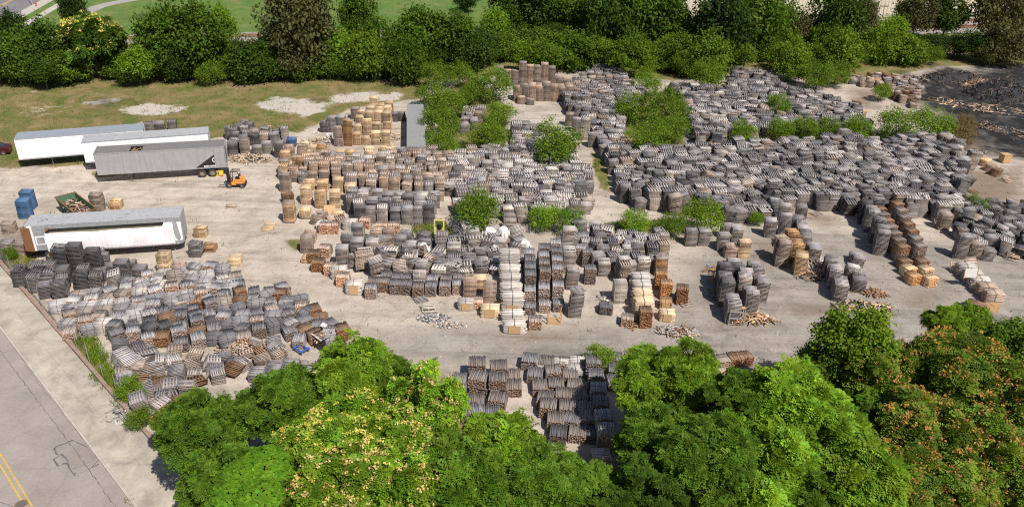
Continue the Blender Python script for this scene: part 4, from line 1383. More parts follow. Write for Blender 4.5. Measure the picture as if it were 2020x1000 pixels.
# ------------------------------------------------------------------ trailers
def wheel(parent, x, y, r=0.5, w=0.28, ax='y'):
    wl = bpy.data.objects.new('wheel', None)
    COL.objects.link(wl)
    wl.parent = parent
    wl.location = (x, y, r)
    m = MB()
    n = 20
    prof = [(r*0.60, -w/2), (r*0.95, -w/2), (r, -w*0.36), (r, w*0.36), (r*0.95, w/2), (r*0.60, w/2)]
    V, Fc = [], []
    for k in range(n):
        a = 2*math.pi*k/n
        for rr, yy in prof:
            V.append((math.cos(a)*rr, yy, math.sin(a)*rr))
    p = len(prof)
    for k in range(n):
        for j in range(p-1):
            a, b = k*p+j, ((k+1) % n)*p+j
            Fc.append([a, a+1, b+1, b])
    m.raw(V, Fc)
    m.build('tyre', M_RUBBER, wl)
    m = MB()
    m.tube((0, -w*0.30, 0), (0, w*0.30, 0), r*0.61, r*0.61, 16)
    m.tube((0, -w*0.42, 0), (0, w*0.42, 0), r*0.22, r*0.22, 10)
    for k in range(8):
        a = 2*math.pi*k/8
        m.box((math.cos(a)*r*.40, -w*.31, math.sin(a)*r*.40), (0.04, 0.03, 0.04))
    m.build('rim', M_RIM, wl)
    return wl


def trailer(label, p, yaw, L, body, roof, front_left=True, hole=None, W=2.55, z0=1.2, H=2.75, doors=None):
    t = thing('semi_trailer', label, 'trailer', (p[0], p[1], 0), yaw, 'box trailers parked in the yard')
    top = z0+H
    th = 0.05
    MB().box((L/2, th/2, z0+H/2), (L, th, H)).build('near_wall', body, t)
    MB().box((L/2, W-th/2, z0+H/2), (L, th, H)).build('far_wall', body, t)
    m = MB().box((L/2, W/2, z0+0.06), (L-0.1, W-2*th-.004, 0.12))
    m.build('deck', M_PLY, t)
    xs_, xe = (0.0, L) if front_left else (L, 0.0)
    sg = 1 if front_left else -1
    MB().box((xs_+sg*th/2, W/2, z0+H/2), (th, W-2*th-.004, H-.004)).build('nose_wall', body, t)
    # roof as sheets with bows, one sheet left out where it is torn open
    nsh = 8
    for k in range(nsh):
        x0, x1 = L*k/nsh, L*(k+1)/nsh
        if hole and k == hole[0]:
            for a, b, c, d in ((x0, x0+(x1-x0)*.15, 0, W), (x1-(x1-x0)*.1, x1, 0, W), (x0+(x1-x0)*.15, x1-(x1-x0)*.1, W*.72, W), (x0+(x1-x0)*.15, x1-(x1-x0)*.1, 0, W*.06)):
                MB().box(((a+b)/2, (c+d)/2, top+0.012), (b-a-.004, d-c, 0.024)).build('roof_sheet', roof, t)
            m = MB()
            for i in range(6):
                xa = x0+(x1-x0)*(.15+.13*i)
                m.box((xa, W*.4+.1*math.sin(i*3), top-0.05-.1*(i % 2)), (0.05, W*.62, 0.05), (rnd.uniform(-.2, .2), 0, rnd.uniform(-.5, .5)), (1, .8, .6))
            m.build('broken_roof_bow', M_PLY, t)
            MB().box(((x0+x1)/2, W*.42, top-0.7), ((x1-x0)*.9, W*.8, .05), (.03, .05, 0)).build('cargo', M_RUST, t)
        else:
            MB().box(((x0+x1)/2, W/2, top+0.012), (x1-x0-.006, W, 0.024)).build('roof_sheet', roof, t)
    m = MB()
    for y in (-0.012, W+0.012):
        m.box((L/2, y, top-0.05), (L+.02, 0.024, 0.12))
        m.box((L/2, y, z0+0.07), (L+.02, 0.024, 0.16))
    m.build('rail', M_ALU if body is not M_GREYP else M_GREYP, t)
    m = MB()
    for k in range(1, 24):
        m.box((L*k/24, -0.006, z0+H/2), (0.03, 0.012, H-.3))
    m.build('wall_rivet_strip', body, t)
    m = MB()
    for k in range(0, 22):
        if k % 3 != 2:
            m.box((0.7+(L-1.6)*k/22, -0.027, z0+0.07), (0.32, 0.005, 0.05))
    m.build('reflector_tape', M_BRICKRED, t)
    # rear frame and doors
    m = MB()
    for y in (0.06, W-0.06):
        m.box((xe-sg*0.05+sg*.06, y, z0+H/2), (0.12, 0.12, H))
    m.box((xe+sg*.01, W/2, top-0.08), (0.12, W-.24, 0.16))
    m.box((xe+sg*.01, W/2, z0+0.05), (0.12, W-.24, 0.18))
    m.build('rear_frame', M_ROOFL if body is not M_GREYP else M_ROOFB, t)
    for k in (0, 1):
        d = MB().box((xe-sg*0.03, W*(.27+.46*k), z0+H/2+.05), (0.045, W*.44, H-.36)).build('rear_door', doors or body, t)
        mm = MB()
        mm.tube((xe+sg*.02, W*(.40+.20*k), z0+.25), (xe+sg*.02, W*(.40+.20*k), top-.25), 0.02)
        mm.build('lock_rod', M_STEEL, d)
    # chassis
    m = MB()
    for y in (W*.34, W*.66):
        m.box((L/2, y, z0-.14), (L-.6, .12, .26))
    for k in range(16):
        m.box((L*(k+.5)/16, W/2, z0-.045), (.08, W-.2, .09))
    m.build('chassis', M_CHASSIS, t)
    lx = xs_+sg*L*0.24
    for y in (W*.22, W*.78):
        MB().tube((lx, y, 0.06), (lx, y, z0-.05), 0.06).box((lx, y, .03), (.3, .26, .06)).build('landing_leg', M_STEEL, t)
    m = MB()
    for k in (0, 1):
        ax = xe-sg*(1.75+1.25*k)
        m.tube((ax, .3, .5), (ax, W-.3, .5), .07)
        for y in (.16, W-.16):
            wheel(t, ax, y)
    m.box((xe-sg*2.4, W/2, .82), (3.0, 1.2, .16))
    m.build('bogie', M_CHASSIS, t)
    MB().box((xe-sg*.1, W/2, .62), (.1, W-.5, .12)).box((xe-sg*.1, .55, .85), (.08, .1, .4)).box((xe-sg*.1, W-.55, .85), (.08, .1, .4)).build('bumper', M_STEEL, t)
    return t


gt = trailer('dull grey trailer with torn roof and black triangle at the rear', (-50.62, 90.18), 0.268, 14.9, M_GREYP, M_ROOFG, hole=(2,), doors=M_RUST)
L_ = 14.9
m = MB().prism([(L_-3.6, 1.36), (L_-1.32, 1.36), (L_-1.32, 2.95)], -0.034, -0.014)
m.build('black_triangle', M_BLACK, gt)
m = MB()
xq = L_-2.65
for wd in (.11, .1, .12, .1, .06, .11, 0, .1, .12, .1, .11, .06, .1):
    if wd:
        m.box((xq+wd/2, -.037, 1.50), (wd*.86, .005, .16))
    xq += max(wd, .06)+.012
m.build('lettering', M_WHITE, gt)
m = MB()
for k in range(10):
    a = math.pi*(.55+.9*k/9)
    m.box((L_-1.36+.24*math.cos(a)+.05, -.037, 2.28+.24*math.sin(a)), (.10, .005, .10), (0, a, 0))
m.build('crescent_mark', M_WHITE, gt)
MB().box((L_-.65, -.03, 2.55), (1.22, .03, 2.5)).build('rear_side_panel', M_GREYP, gt)
trailer('white trailer parked farthest left on the grass with blue-grey roof', (-62.29, 94.03), 0.352, 14.77, M_WHITE, M_ROOFB)
a_, b_ = at(159.7, 281.2, 3.95), at(410, 263, 3.95)
yw = math.atan2(*(b_-a_)[::-1])
trailer('white trailer wedged between the other white one and the grey one', a_, yw, float(np.hypot(*(b_-a_))), M_WHITE, M_ROOFL)

# the wrecked white trailer: roof whole, near wall burst outwards and slumped
wt = thing('wrecked_trailer', 'battered white trailer with burst side wall and rusty rear door', 'trailer', (-48.34, 70.79, 0), 0.227, 'box trailers parked in the yard')
L_, W_, z0, H_ = 14.6, 2.6, 1.15, 2.75
tp = z0+H_
MB().box((L_/2, W_-.025, z0+H_/2), (L_, .05, H_)).build('far_wall', M_WHITE, wt)
MB().box((L_/2, W_/2, z0+.06), (L_-.1, W_-.1, .12)).build('deck', M_PLY, wt)
for k in range(9):
    MB().box((L_*(k+.5)/9, W_/2, tp+.01+.008*(k % 2)), (L_/9-.005, W_, .03)).build('roof_sheet', M_ROOFL, wt)
MB().box((L_/2+.6, -.012, tp-.22), (L_-1.2, .03, .40)).build('upper_wall_strip', M_ALU, wt)
MB().box((L_/2+.6, .35, tp-.9), (L_-1.6, .04, 1.5), (-.25, 0, 0)).build('inner_lining', M_INSUL, wt)
# intact part of the wall near the rear, with a vent
MB().box((1.05, .02, z0+H_/2), (1.55, .05, H_-.01)).build('near_wall', M_ALU, wt)
MB().box((.48, .01, z0+H_/2), (.42, .056, H_)).build('corner_post', M_WHITE, wt)
m = MB().box((1.25, -.012, z0+1.1), (.95, .02, .95))
m.build('vent_frame', M_WHITE, wt)
m = MB()
for k in range(6):
    m.box((1.25, -.03, z0+.8+.12*k), (.7, .02, .07))
m.build('vent_louvre', M_STEEL, wt)
# burst wall sheet: a bowed skin from (1.9, 0) to (13.9, 0)
nu, nv = 26, 8
V_, Q_ = [], []
for i in range(nu+1):
    u_ = i/nu
    x_ = 1.85+(L_-1.85-.75)*u_
    bulge = math.sin(math.pi*min(1, max(0, u_*0.9+.12)))**.5
    for j in range(nv+1):
        w_ = j/nv
        out = -(0.42+0.16*math.sin(math.pi*w_*.8+.4)*bulge-0.12*w_)+.025*math.sin(u_*21+w_*3)*w_
        z_ = z0-.10+(H_-.60-.12*bulge)*w_ + .03*math.sin(u_*13)*w_
        V_.append((x_, out, z_))
n_ = len(V_)
V_ = np.array(V_+[(a, b+.05, c) for a, b, c in V_])
for i in range(nu):
    for j in range(nv):
        a = i*(nv+1)+j
        Q_.append([a, a+nv+1, a+nv+2, a+1])
        Q_.append([n_+a, n_+a+1, n_+a+nv+2, n_+a+nv+1])
for i in range(nu):
    a, b = i*(nv+1)+nv, (i+1)*(nv+1)+nv
    Q_.append([a, b, n_+b, n_+a])
    a, b = i*(nv+1), (i+1)*(nv+1)
    Q_.append([b, a, n_+a, n_+b])
link('burst_wall', np_mesh('burst_wall', V_, np.array(Q_), M_WHITE2, smooth=False), wt)
# torn skin folded at both ends
m = MB().raw([(1.85, -.12, z0+2.05), (2.6, .02, tp-.15), (1.95, .02, tp-.1), (1.8, -.02, z0+2.0), (1.86, -.08, z0+2.04), (2.6, .05, tp-.15), (1.95, .05, tp-.1), (1.8, .03, z0+2.0)],
             [[0, 1, 2, 3], [7, 6, 5, 4], [0, 4, 5, 1], [2, 6, 7, 3]])
m.build('torn_edge', M_RUST, wt)
# rounded nose with a folded near corner
V_, Q_ = [], []
for i in range(9):
    a = math.pi/2*i/8
    for z_ in (z0-.15, z0+H_*.5, tp+.03):
        lean = 0.0 if z_ > z0+1 else .05
        V_.append((L_-.75+.78*math.sin(a)+lean, .0-.25*(1-(z_-z0)/H_)+.75*(1-math.cos(a)), z_))
for i in range(8):
    for j in range(2):
        a = i*3+j
        Q_.append([a, a+3, a+4, a+1])
m = MB().raw(V_, Q_)
m.raw([(p[0]-.05, p[1]+.05, p[2]) for p in V_], [q[::-1] for q in Q_])
m.box((L_, W_*.62, z0+H_/2), (.06, W_*.72, H_))
m.build('nose_wall', M_ALU, wt)
m = MB().raw([(L_-.75, -.30, z0+.3), (L_-.05, -.02, z0+.2), (L_-.02, .05, tp-.1), (L_-1.6, .0, tp-.45), (L_-1.9, -.35, tp-1.0)], [[0, 1, 2, 3, 4]])
m.raw([(L_-.75, -.26, z0+.3), (L_-.05, .02, z0+.2), (L_-.02, .09, tp-.1), (L_-1.6, .04, tp-.45), (L_-1.9, -.31, tp-1.0)], [[4, 3, 2, 1, 0]])
m.build('folded_skin', M_WHITE, wt)
# rusty door swung right round against the near side
MB().box((.10, -.10, z0+H_/2-.05), (.95, .05, H_-.15), (0, 0, -.25)).build('rear_door', M_RUST, wt)
m = MB()
for y in (.06, W_-.06):
    m.box((-.03, y, z0+H_/2), (.1, .12, H_))
m.box((-.03, W_/2, tp-.08), (.1, W_-.24, .16)).box((-.03, W_/2, z0+.05), (.1, W_-.24, .18))
m.build('rear_frame', M_RUST, wt)
m = MB()
for y in (W_*.34, W_*.66):
    m.box((L_/2, y, z0-.14), (L_-.6, .12, .26))
m.box((2.6, W_/2, .82), (3.0, 1.2, .16))
m.build('chassis', M_CHASSIS, wt)
for k in (0, 1):
    for y in (.18, W_-.18):
        wheel(wt, 1.7+1.25*k, y)
for y in (W_*.22, W_*.78):
    MB().tube((L_*.78, y, .05), (L_*.78, y, z0-.05), .06).box((L_*.78, y, .03), (.3, .26, .06)).build('landing_leg', M_STEEL, wt)
m = MB()
for k in range(5):
    m.box((1.2+.3*(k % 3)+.6*k*.1, W_*.35+.12*k, tp+.045), (.35, .05, .03), (0, 0, k*.7))
m.build('roof_debris', M_STEEL, wt)
m = MB().box((L_*.63, W_*.55, tp+.03), (.65, .10, .02), (0, 0, .1)).box((L_*.60, W_*.2, tp+.03), (.6, .09, .02), (0, 0, .05))
m.build('roof_patch', M_STEEL, wt)

# shipping container seen end-on behind the block of stacks
c0, c1 = at(821, 290, 2.62), at(819, 206, 2.62)
cy_ = math.atan2(*(c1-c0)[::-1])
cl = float(np.hypot(*(c1-c0)))
ct = thing('container', 'long grey shipping container standing end-on beside the bushes', 'container', (c0[0], c0[1], 0), cy_)
MB().box((cl/2, 0, .12), (cl, 2.44, .24)).build('base_frame', M_CHASSIS, ct)
for s_ in (-1, 1):
    m = MB()
    n_ = int(cl/.28)
    for k in range(n_):
        m.box((cl*(k+.5)/n_, s_*(1.2+(.02 if k % 2 else -.02)), 1.4), (cl/n_, .04, 2.36))
    tag(m.build('side_wall', M_CONTR, ct), kind=None)
m = MB()
n_ = int(cl/.56)
for k in range(n_):
    m.box((cl*(k+.5)/n_, 0, 2.60+(.012 if k % 2 else 0)), (cl/n_-.004, 2.36, .03))
m.build('roof', M_CONTR, ct)
m = MB()
for s_ in (-1, 1):
    m.box((cl/2, s_*1.2, 2.58), (cl, .08, .1))
m.build('top_rail', M_CONTR, ct)
for s_ in (-1, 1):
    MB().box((-.03, s_*.6, 1.4), (.06, 1.14, 2.3)).tube((-.08, s_*.3, .3), (-.08, s_*.3, 2.5), .02).build('door', M_CONTR, ct)
MB().box((cl-.02, 0, 1.4), (.05, 2.34, 2.34)).build('end_wall', M_CONTR, ct)

# ------------------------------------------------------------------ forklift (faces left)
p = at(459, 371)
fk = thing('forklift', 'orange forklift with lowered forks beside the grey trailer rear', 'forklift', (p[0], p[1]+.5, 0), 0.06)
m = MB().prism([(-.15, .34), (1.25, .34), (1.25, 1.02), (.35, 1.05), (.3, .62), (-.15, .62)], -.48, .48)
m.build('body', M_ORANGE, fk)
m = MB().prism([(.75, 1.02), (1.28, 1.02), (1.42, .9), (1.46, .55), (1.25, .55), (1.25, 1.0)], -.52, .52).prism([(.72, .98), (1.3, .98), (1.2, 1.28), (.95, 1.3)], -.46, .46)
m.build('counterweight', M_ORANGE, fk)
MB().box((.52, 0, .44), (2.0, 1.02, .22)).box((1.38, 0, .5), (.28, 1.04, .34)).build('chassis', M_BLACK, fk)
MB().box((.12, -.505, .52), (.62, .03, .26)).build('step', M_ORANGE, fk)
m = MB().box((.55, 0, 1.16), (.5, .5, .14)).box((.80, 0, 1.42), (.14, .5, .5), (0, .15, 0))
m.build('seat', M_BLACK, fk)
m = MB()
for y in (-.45, .45):
    m.tube((-.22, y, .62), (-.05, y, 2.08), .035).tube((.95, y, 1.2), (.78, y, 2.08), .035)
m.build('guard_post', M_BLACK, fk)
m = MB().box((.36, -.46, 2.1), (.95, .06, .06)).box((.36, .46, 2.1), (.95, .06, .06))
for k in range(6):
    m.box((-.08+.176*k, 0, 2.11), (.05, .9, .05))
m.build('overhead_guard', M_BLACK, fk)
m = MB().tube((-.16, 0, .62), (.06, 0, 1.22), .03)
for k in range(12):
    a, b = 2*math.pi*k/12, 2*math.pi*(k+1)/12
    m.tube((.08+.07*math.sin(a), .17*math.cos(a), 1.24+.05*math.sin(a)), (.08+.07*math.sin(b), .17*math.cos(b), 1.24+.05*math.sin(b)), .014, n=5)
m.build('steering_wheel', M_BLACK, fk)
MB().box((-.18, 0, .82), (.14, .8, .5), (0, -.1, 0)).build('dashboard', M_REDH, fk)
m = MB()
for y in (-.32, .32):
    m.box((-.50, y, 1.22), (.14, .1, 2.2)).box((-.60, y*.82, 1.2), (.1, .08, 2.1))
for z_ in (.35, 1.3, 2.28):
    m.box((-.52, 0, z_), (.1, .64, .1))
m.tube((-.52, 0, .4), (-.52, 0, 1.9), .05)
m.build('mast', M_BLACK, fk)
MB().box((-.70, 0, .40), (.06, .95, .12)).box((-.70, 0, .75), (.06, .95, .12)).box((-.7, -.3, .58), (.05, .06, .4)).box((-.7, .3, .58), (.05, .06, .4)).build('carriage', M_BLACK, fk)
for y in (-.26, .26):
    MB().box((-.75, y, .42), (.05, .11, .70)).box((-1.30, y, .075), (1.12, .11, .045)).build('fork', M_STEEL, fk)
for x, rr in ((-.38, .34), (1.12, .28)):
    for y in (-.46, .46):
        wheel(fk, x, y, rr, .22)
m = MB().box((1.0, -.5, 1.42), (.06, .06, .3)).tube((.92, .3, 1.25), (.92, .3, 1.75), .09)
m.build('gas_bottle', M_GALV, fk)

# yellow bins by the trailer wheels
for i, (px, py, lab) in enumerate(((427, 347, 'small yellow bin nearer the grey trailer wheels'), (437, 346, 'small yellow bin with red foot nearer the forklift mast'))):
    p = at(px, py)
    t = thing('yellow_bin', lab, 'bin', (p[0], p[1], 0), .3*i, 'small yellow bins')
    MB().prism([(-.22, 0), (.22, 0), (.27, .62), (-.27, .62)], -.22, .22).build('body', plain('yellow_plastic%d' % i, (.75, .58, .06), .5), t)
    MB().box((0, 0, .65), (.6, .5, .06), (0, .08, 0)).build('lid', bpy.data.materials['yellow_plastic%d' % i], t)
    if i:
        MB().box((.05, -.3, .07), (.36, .2, .14)).build('foot', M_REDH, t)

# ------------------------------------------------------------------ dumpster with scrap
A_, B_, C_ = at(108.5, 390, 1.75), at(147, 379, 1.75), at(190, 411.7, 1.75)
ux = (C_-B_)
ln = float(np.hypot(*ux))
ya = math.atan2(ux[1], ux[0])
wd = float(abs(np.cross(ux/ln, A_-B_)))
cen = (A_+C_)/2
dm = thing('dumpster', 'open green dumpster heaped with broken wood', 'dumpster', (cen[0], cen[1], 0), ya)
hl, hw, bl_, bw = ln/2, wd/2, ln/2-.75, wd/2-.25
for nm, pts in (('side_wall', [(-bl_, -bw, .12), (bl_, -bw, .12), (hl, -hw, 1.75), (-hl, -hw, 1.75)]), ('side_wall', [(-bl_, bw, .12), (bl_, bw, .12), (hl, hw, 1.75), (-hl, hw, 1.75)]),
                ('end_wall', [(-bl_, -bw, .12), (-bl_, bw, .12), (-hl, hw, 1.75), (-hl, -hw, 1.75)]), ('end_wall', [(bl_, -bw, .12), (bl_, bw, .12), (hl, hw, 1.75), (hl, -hw, 1.75)])):
    c_ = np.mean(pts, 0)
    inn = [tuple(np.array(q)+(np.array([-c_[0], -c_[1], 0])/np.hypot(c_[0], c_[1])*.05)) for q in pts]
    MB().raw(list(pts)+inn, [[0, 1, 2, 3], [7, 6, 5, 4], [0, 4, 5, 1], [1, 5, 6, 2], [2, 6, 7, 3], [3, 7, 4, 0]]).build(nm, M_GREEN, dm)
MB().box((0, 0, .1), (bl_*2+.1, bw*2+.1, .08)).build('floor', M_GREEN, dm)
m = MB()
for s_ in (-1, 1):
    m.box((0, s_*hw, 1.76), (ln+.12, .1, .09)).box((s_*hl, 0, 1.76), (.1, wd+.1, .09))
m.build('rim', M_RUST, dm)
m = MB()
for k in range(5):
    x = -bl_+.3+k*(2*bl_-.6)/4
    for s_ in (-1, 1):
        m.raw([(x-.05, s_*(bw+.02), .2), (x+.05, s_*(bw+.02), .2), (x+.05, s_*(hw+.05), 1.7), (x-.05, s_*(hw+.05), 1.7), (x-.05, s_*(bw+.1), .2), (x+.05, s_*(bw+.1), .2), (x+.05, s_*(hw+.1), 1.7), (x-.05, s_*(hw+.1), 1.7)],
              [[0, 1, 2, 3], [7, 6, 5, 4], [0, 4, 5, 1], [1, 5, 6, 2], [2, 6, 7, 3], [3, 7, 4, 0]])
m.build('rib', M_GREEN, dm)


# ------------------------------------------------------------------ loose wood
def scrap_mesh(name, n, rx, ry, h, tones, seed, length=(.35, 1.2), flat=0.35, rot0=0.0, mound=False):
    q = random.Random(seed)
    C, Z, Rm, T = [], [], [], []
    for k in range(n):
        a = q.uniform(0, 2*math.pi)
        d = math.sqrt(q.random())
        top = h*(1-d*d)
        z = top*q.uniform(.35, 1.0)+.03
        C.append((rx*d*math.cos(a), ry*d*math.sin(a), z))
        ln_ = q.uniform(*length)
        Z.append((ln_, q.uniform(.07, .14), q.uniform(.02, .05)))
        sl = flat*(.3+min(1, h))
        Rm.append(rot_euler(q.uniform(-.5, .5), q.gauss(0, sl), q.uniform(0, math.pi)))
        T.append(np.array(TONE[q.choice(tones)])*q.uniform(.7, 1.25))
    C = np.array(C)
    C[:, :2] = C[:, :2] @ np.array([[math.cos(rot0), math.sin(rot0)], [-math.sin(rot0), math.cos(rot0)]])
    v, f = boxes(C, Z, np.array(Rm))
    v[:, 2] = np.maximum(v[:, 2], .006)
    tt = np.repeat(np.array(T), 6, 0)
    if mound:                                             # the mass of ash and splinters under the boards
        g_ = np.linspace(-1, 1, 31)
        X_, Y_ = np.meshgrid(g_, g_)
        D_ = np.clip(1-X_*X_-Y_*Y_, 0, 1)
        Zm = h*.82*D_ + np.array([[.16*mnoise.noise((a*7+seed, b*7, 0.3))*h for a in g_] for b in g_])*(D_ > 0) - .03
        mv_ = np.stack([X_.ravel()*rx, Y_.ravel()*ry, Zm.ravel()], 1)
        ix = np.arange(31*31).reshape(31, 31)
        mq = np.stack([ix[:-1, :-1], ix[:-1, 1:], ix[1:, 1:], ix[1:, :-1]], -1).reshape(-1, 4)
        f = np.concatenate([f, mq+len(v)])
        v = np.concatenate([v, mv_])
        tt = np.concatenate([tt, np.tile(np.array(TONE[tones[0]]), (len(mq), 1))])
    return np_mesh(name, v, f, M_WOOD, tt)


sc = link('scrap_wood', scrap_mesh('scrap_wood', 260, hl-.35, hw-.3, .75, ['brown', 'tan', 'brown', 'black', 'pinkish tan', 'brownish grey'], 5), None, (cen[0], cen[1], 1.05), (0, 0, ya))
tag(sc, 'broken brown boards heaped in the green dumpster', 'scrap wood', kind='stuff')


def heap(px, py, rx, ry, h, n, tones, label, rot=0.0, length=(.4, 1.25), name='scrap_pile', flat=.35, z=0, mound=False):
    p = at(px, py)
    o = link(name, scrap_mesh(name, n, rx, ry, h, tones, int(px*7+py), length, flat, 0, mound), None, (p[0], p[1], z), (0, 0, rot))
    return tag(o, label, 'scrap pile', kind='stuff')


TANS = ['tan', 'light tan', 'pinkish tan', 'brownish grey']
GRY = ['grey', 'dark grey', 'pale grey', 'brownish grey']
heap(492, 316, 2.9, 1.3, .8, 170, TANS, 'splintered tan boards spilling behind the grey trailer')
heap(640, 282, 3.2, 1.6, .7, 150, ['whitish', 'tan', 'pale grey', 'light tan'], 'pale broken boards and sheets left of the tan stacks')
heap(770, 272, 1.6, 1.8, .5, 70, TANS, 'low tan scrap heap beside the container')
heap(1000, 222, 2.6, 1.6, .3, 60, TANS+GRY, 'scattered boards below the back columns')
heap(480, 690, 2.2, 1.3, .9, 200, ['pinkish tan', 'brownish grey', 'tan'], 'heap of bare brown pallet boards in the left field')
heap(265, 815, 2.2, 1.6, .4, 160, GRY, 'splintered grey boards by the sidewalk wall')
heap(1250, 640, 1.0, .7, .4, 40, ['brown', 'orange tan'], 'short orange-brown boards before the lower block')
heap(1335, 655, 1.9, .8, .4, 130, ['brownish grey', 'pale grey', 'brown'], 'grey and brown scrap heap at the edge of the lane')
heap(1200, 590, .9, .6, .25, 40, ['whitish'], 'pale shredded boards in the lower gap')
heap(1490, 632, 1.9, .9, .6, 110, ['tan', 'brown', 'orange tan', 'pinkish tan'], 'brown scrap before the tall group by the lane')
heap(1612, 530, 2.3, 1.6, .7, 150, ['pinkish tan', 'brownish grey', 'whitish', 'grey'], 'mixed scrap heap behind the brown and tan group')
heap(1600, 548, 1.6, .8, .6, 70, ['brown', 'pinkish tan', 'dark grey'], 'scrap heap at the front of the brown and tan group')
heap(1725, 580, 1.3, .7, .5, 80, ['orange tan', 'brown'], 'rust-brown chips right of the dark group')
heap(1700, 606, 3.0, 1.0, .5, 120, ['tan', 'pinkish tan', 'brown', 'black'], 'tan boards spilling towards the lane above the maple')
heap(1985, 500, 1.6, .9, .4, 40, ['pinkish tan', 'whitish'], 'pinkish broken pallets at the right edge')
heap(830, 435, 1.4, .8, .35, 60, ['brownish grey', 'brown'], 'dark broken pallets by the loose gap')
heap(856, 628, 1.5, .8, .35, 130, ['pale grey', 'whitish', 'grey', 'dark grey'], 'pale trash and boards on the open lane', length=(.15, .7))
heap(888, 642, 1.6, .6, .25, 150, ['whitish', 'pale grey', 'pinkish tan'], 'white plaster-like rubbish on the lane', length=(.08, .35))
heap(1410, 536, 1.1, .7, .25, 25, ['brown', 'orange tan'], 'loose brown boards left of the tall group')
heap(1960, 215, 4.5, 3.4, .12, 80, ['pinkish tan', 'tan', 'brown'], 'unburnt boards strewn over the black ground', length=(.5, 2.0))
heap(1890, 205, 5.0, 2.4, .12, 75, ['pinkish tan', 'tan', 'brown'], 'line of unburnt boards across the charred patch', rot=-.5, length=(.5, 2.0))
heap(2000, 262, 5.5, 2.2, .15, 80, ['pinkish tan', 'brown'], 'brown boards at the right rim of the charred patch', rot=-.6)
heap(1936, 170, 4.0, 2.2, 1.2, 320, ['brown', 'pinkish tan', 'black', 'brown'], 'brown half-burnt heap between the black heaps', mound=True)
heap(1880, 158, 6.0, 3.0, 2.0, 520, ['black', 'black', 'charcoal', 'brown'], 'black charred heap at the back left of the burn', length=(.4, 1.6), mound=True)
heap(1990, 190, 8.0, 5.0, 3.3, 1300, ['black', 'black', 'charcoal', 'black', 'brown'], 'large black charred heap at the right edge', length=(.4, 1.8), mound=True)
heap(1800, 158, 3.0, 2.0, .9, 140, ['brown', 'pinkish tan', 'black', 'brownish grey'], 'half-burnt boards at the left rim of the burn')
heap(1940, 250, 2.4, 1.2, .9, 90, ['brown', 'black', 'pinkish tan'], 'charred brown heap behind the right bushes')
heap(1905, 300, 3.0, 1.4, .3, 60, ['brownish grey', 'dark grey'], 'grey boards under the dead brush')
heap(262, 985, .55, .45, .05, 70, ['brown', 'brownish grey', 'umber'], 'brown leaf and wood litter on the pavement by the kerb', length=(.05, .22))
# single boards lying about the yard
C, Z, Rm, T = [], [], [], []
q = random.Random(3)
for k in range(1700):
    px, py = q.uniform(0, 2020), q.uniform(250, 720)
    x, y = at(px, py)
    if not in_poly(np.array([x]), np.array([y]), P_YARD)[0] or (px < 440 and py < 400 and q.random() < .8):
        continue
    C.append((x, y, .02)); Z.append((q.uniform(.06, .6)**1.2, q.uniform(.03, .09), .015)); Rm.append(rotz(q.uniform(0, 3.14)))
    T.append(np.array(TONE[q.choice(['brownish grey', 'pinkish tan', 'grey', 'light tan', 'dark grey', 'whitish'])])*q.uniform(.55, 1.0))
v, f = boxes(C, Z, np.array(Rm))
tag(link('scattered_boards', np_mesh('scattered_boards', v, f, M_WOOD, np.repeat(np.array(T), 6, 0))), 'single boards and splinters scattered over the gravel', 'boards', kind='stuff')


# loose pallets lying or leaning by themselves
def loose(px, py, tone, rot, z, label, k=0):
    p = at(px, py)
    o = link('pallet', PMESH[k], None, (p[0], p[1], z), rot, TONE[tone])
    return tag(o, label, 'pallet', 'single loose pallets')


loose(1610, 423, 'brownish grey', (0, 0, .6), 0.0, 'single grey pallet lying flat on bare ground before the large heap')
loose(1406, 552, 'orange tan', (1.25, 0, .05), .48, 'tan pallet standing on edge left of the tall group')
loose(1410, 575, 'brown', (0, 0, .1), 0.0, 'dark pallet lying flat in the shade of the tall group', 1)
loose(1412, 585, 'dark grey', (.2, 0, .5), .12, 'dark slab-like pallet lying propped in shade beside the tall group', 2)
loose(1883, 534, 'light tan', (1.2, 0, 0), .48, 'bright tan pallet standing on edge right of the orange-brown row', 1)
loose(1912, 524, 'pinkish tan', (.9, 0, .1), .42, 'pinkish pallet leaning behind the bright tan standing one', 3)
loose(1996, 512, 'pinkish tan', (.7, .1, -.4), .38, 'pinkish pallet leaning at the right edge, lower one', 2)
loose(1985, 500, 'whitish', (.8, .1, -.3), .42, 'pale pallet leaning at the right edge, upper one', 0)
loose(456, 408, 'pinkish tan', (0, 0, .2), 0, 'broken pallet lying flat alone on the open gravel', 2)
loose(527, 452, 'tan', (0, 0, .3), 0, 'tan pallet lying flat left of the column line', 3)
loose(532, 448, 'light tan', (0, 0, .1), .15, 'light tan pallet stacked crooked on the flat tan one', 0)
loose(991, 380, 'whitish', (1.0, 0, .05), 2.3, 'pale pallet tipped up on the centre heap showing its slats', 2)
loose(1352, 600, 'brownish grey', (.25, 0, .4), .12, 'grey pallet tipped beside the orange-brown bundles', 4)
loose(830, 592, 'grey', (.1, 0, .5), .05, 'grey pallet lying before the brown-ended rank', 1)
loose(845, 612, 'whitish', (.3, .1, .3), .2, 'pale pallet tipped onto the rubbish on the lane', 2)
loose(1985, 358, 'pinkish tan', (.5, 0, .5), .28, 'pinkish pallet tipped on brown ground at the far right', 0)
loose(1918, 378, 'brown', (.0, 0, .2), .0, 'dark brown pallet lying flat on brown ground', 1)
loose(1855, 437, 'pale grey', (1.25, 0, .2), .5, 'pale pallet frame on edge before the large heap', 4)
loose(213, 404, 'grey', (.5, .1, .5), .35, 'grey pallet leaning on the tan stack beside the dumpster', 1)
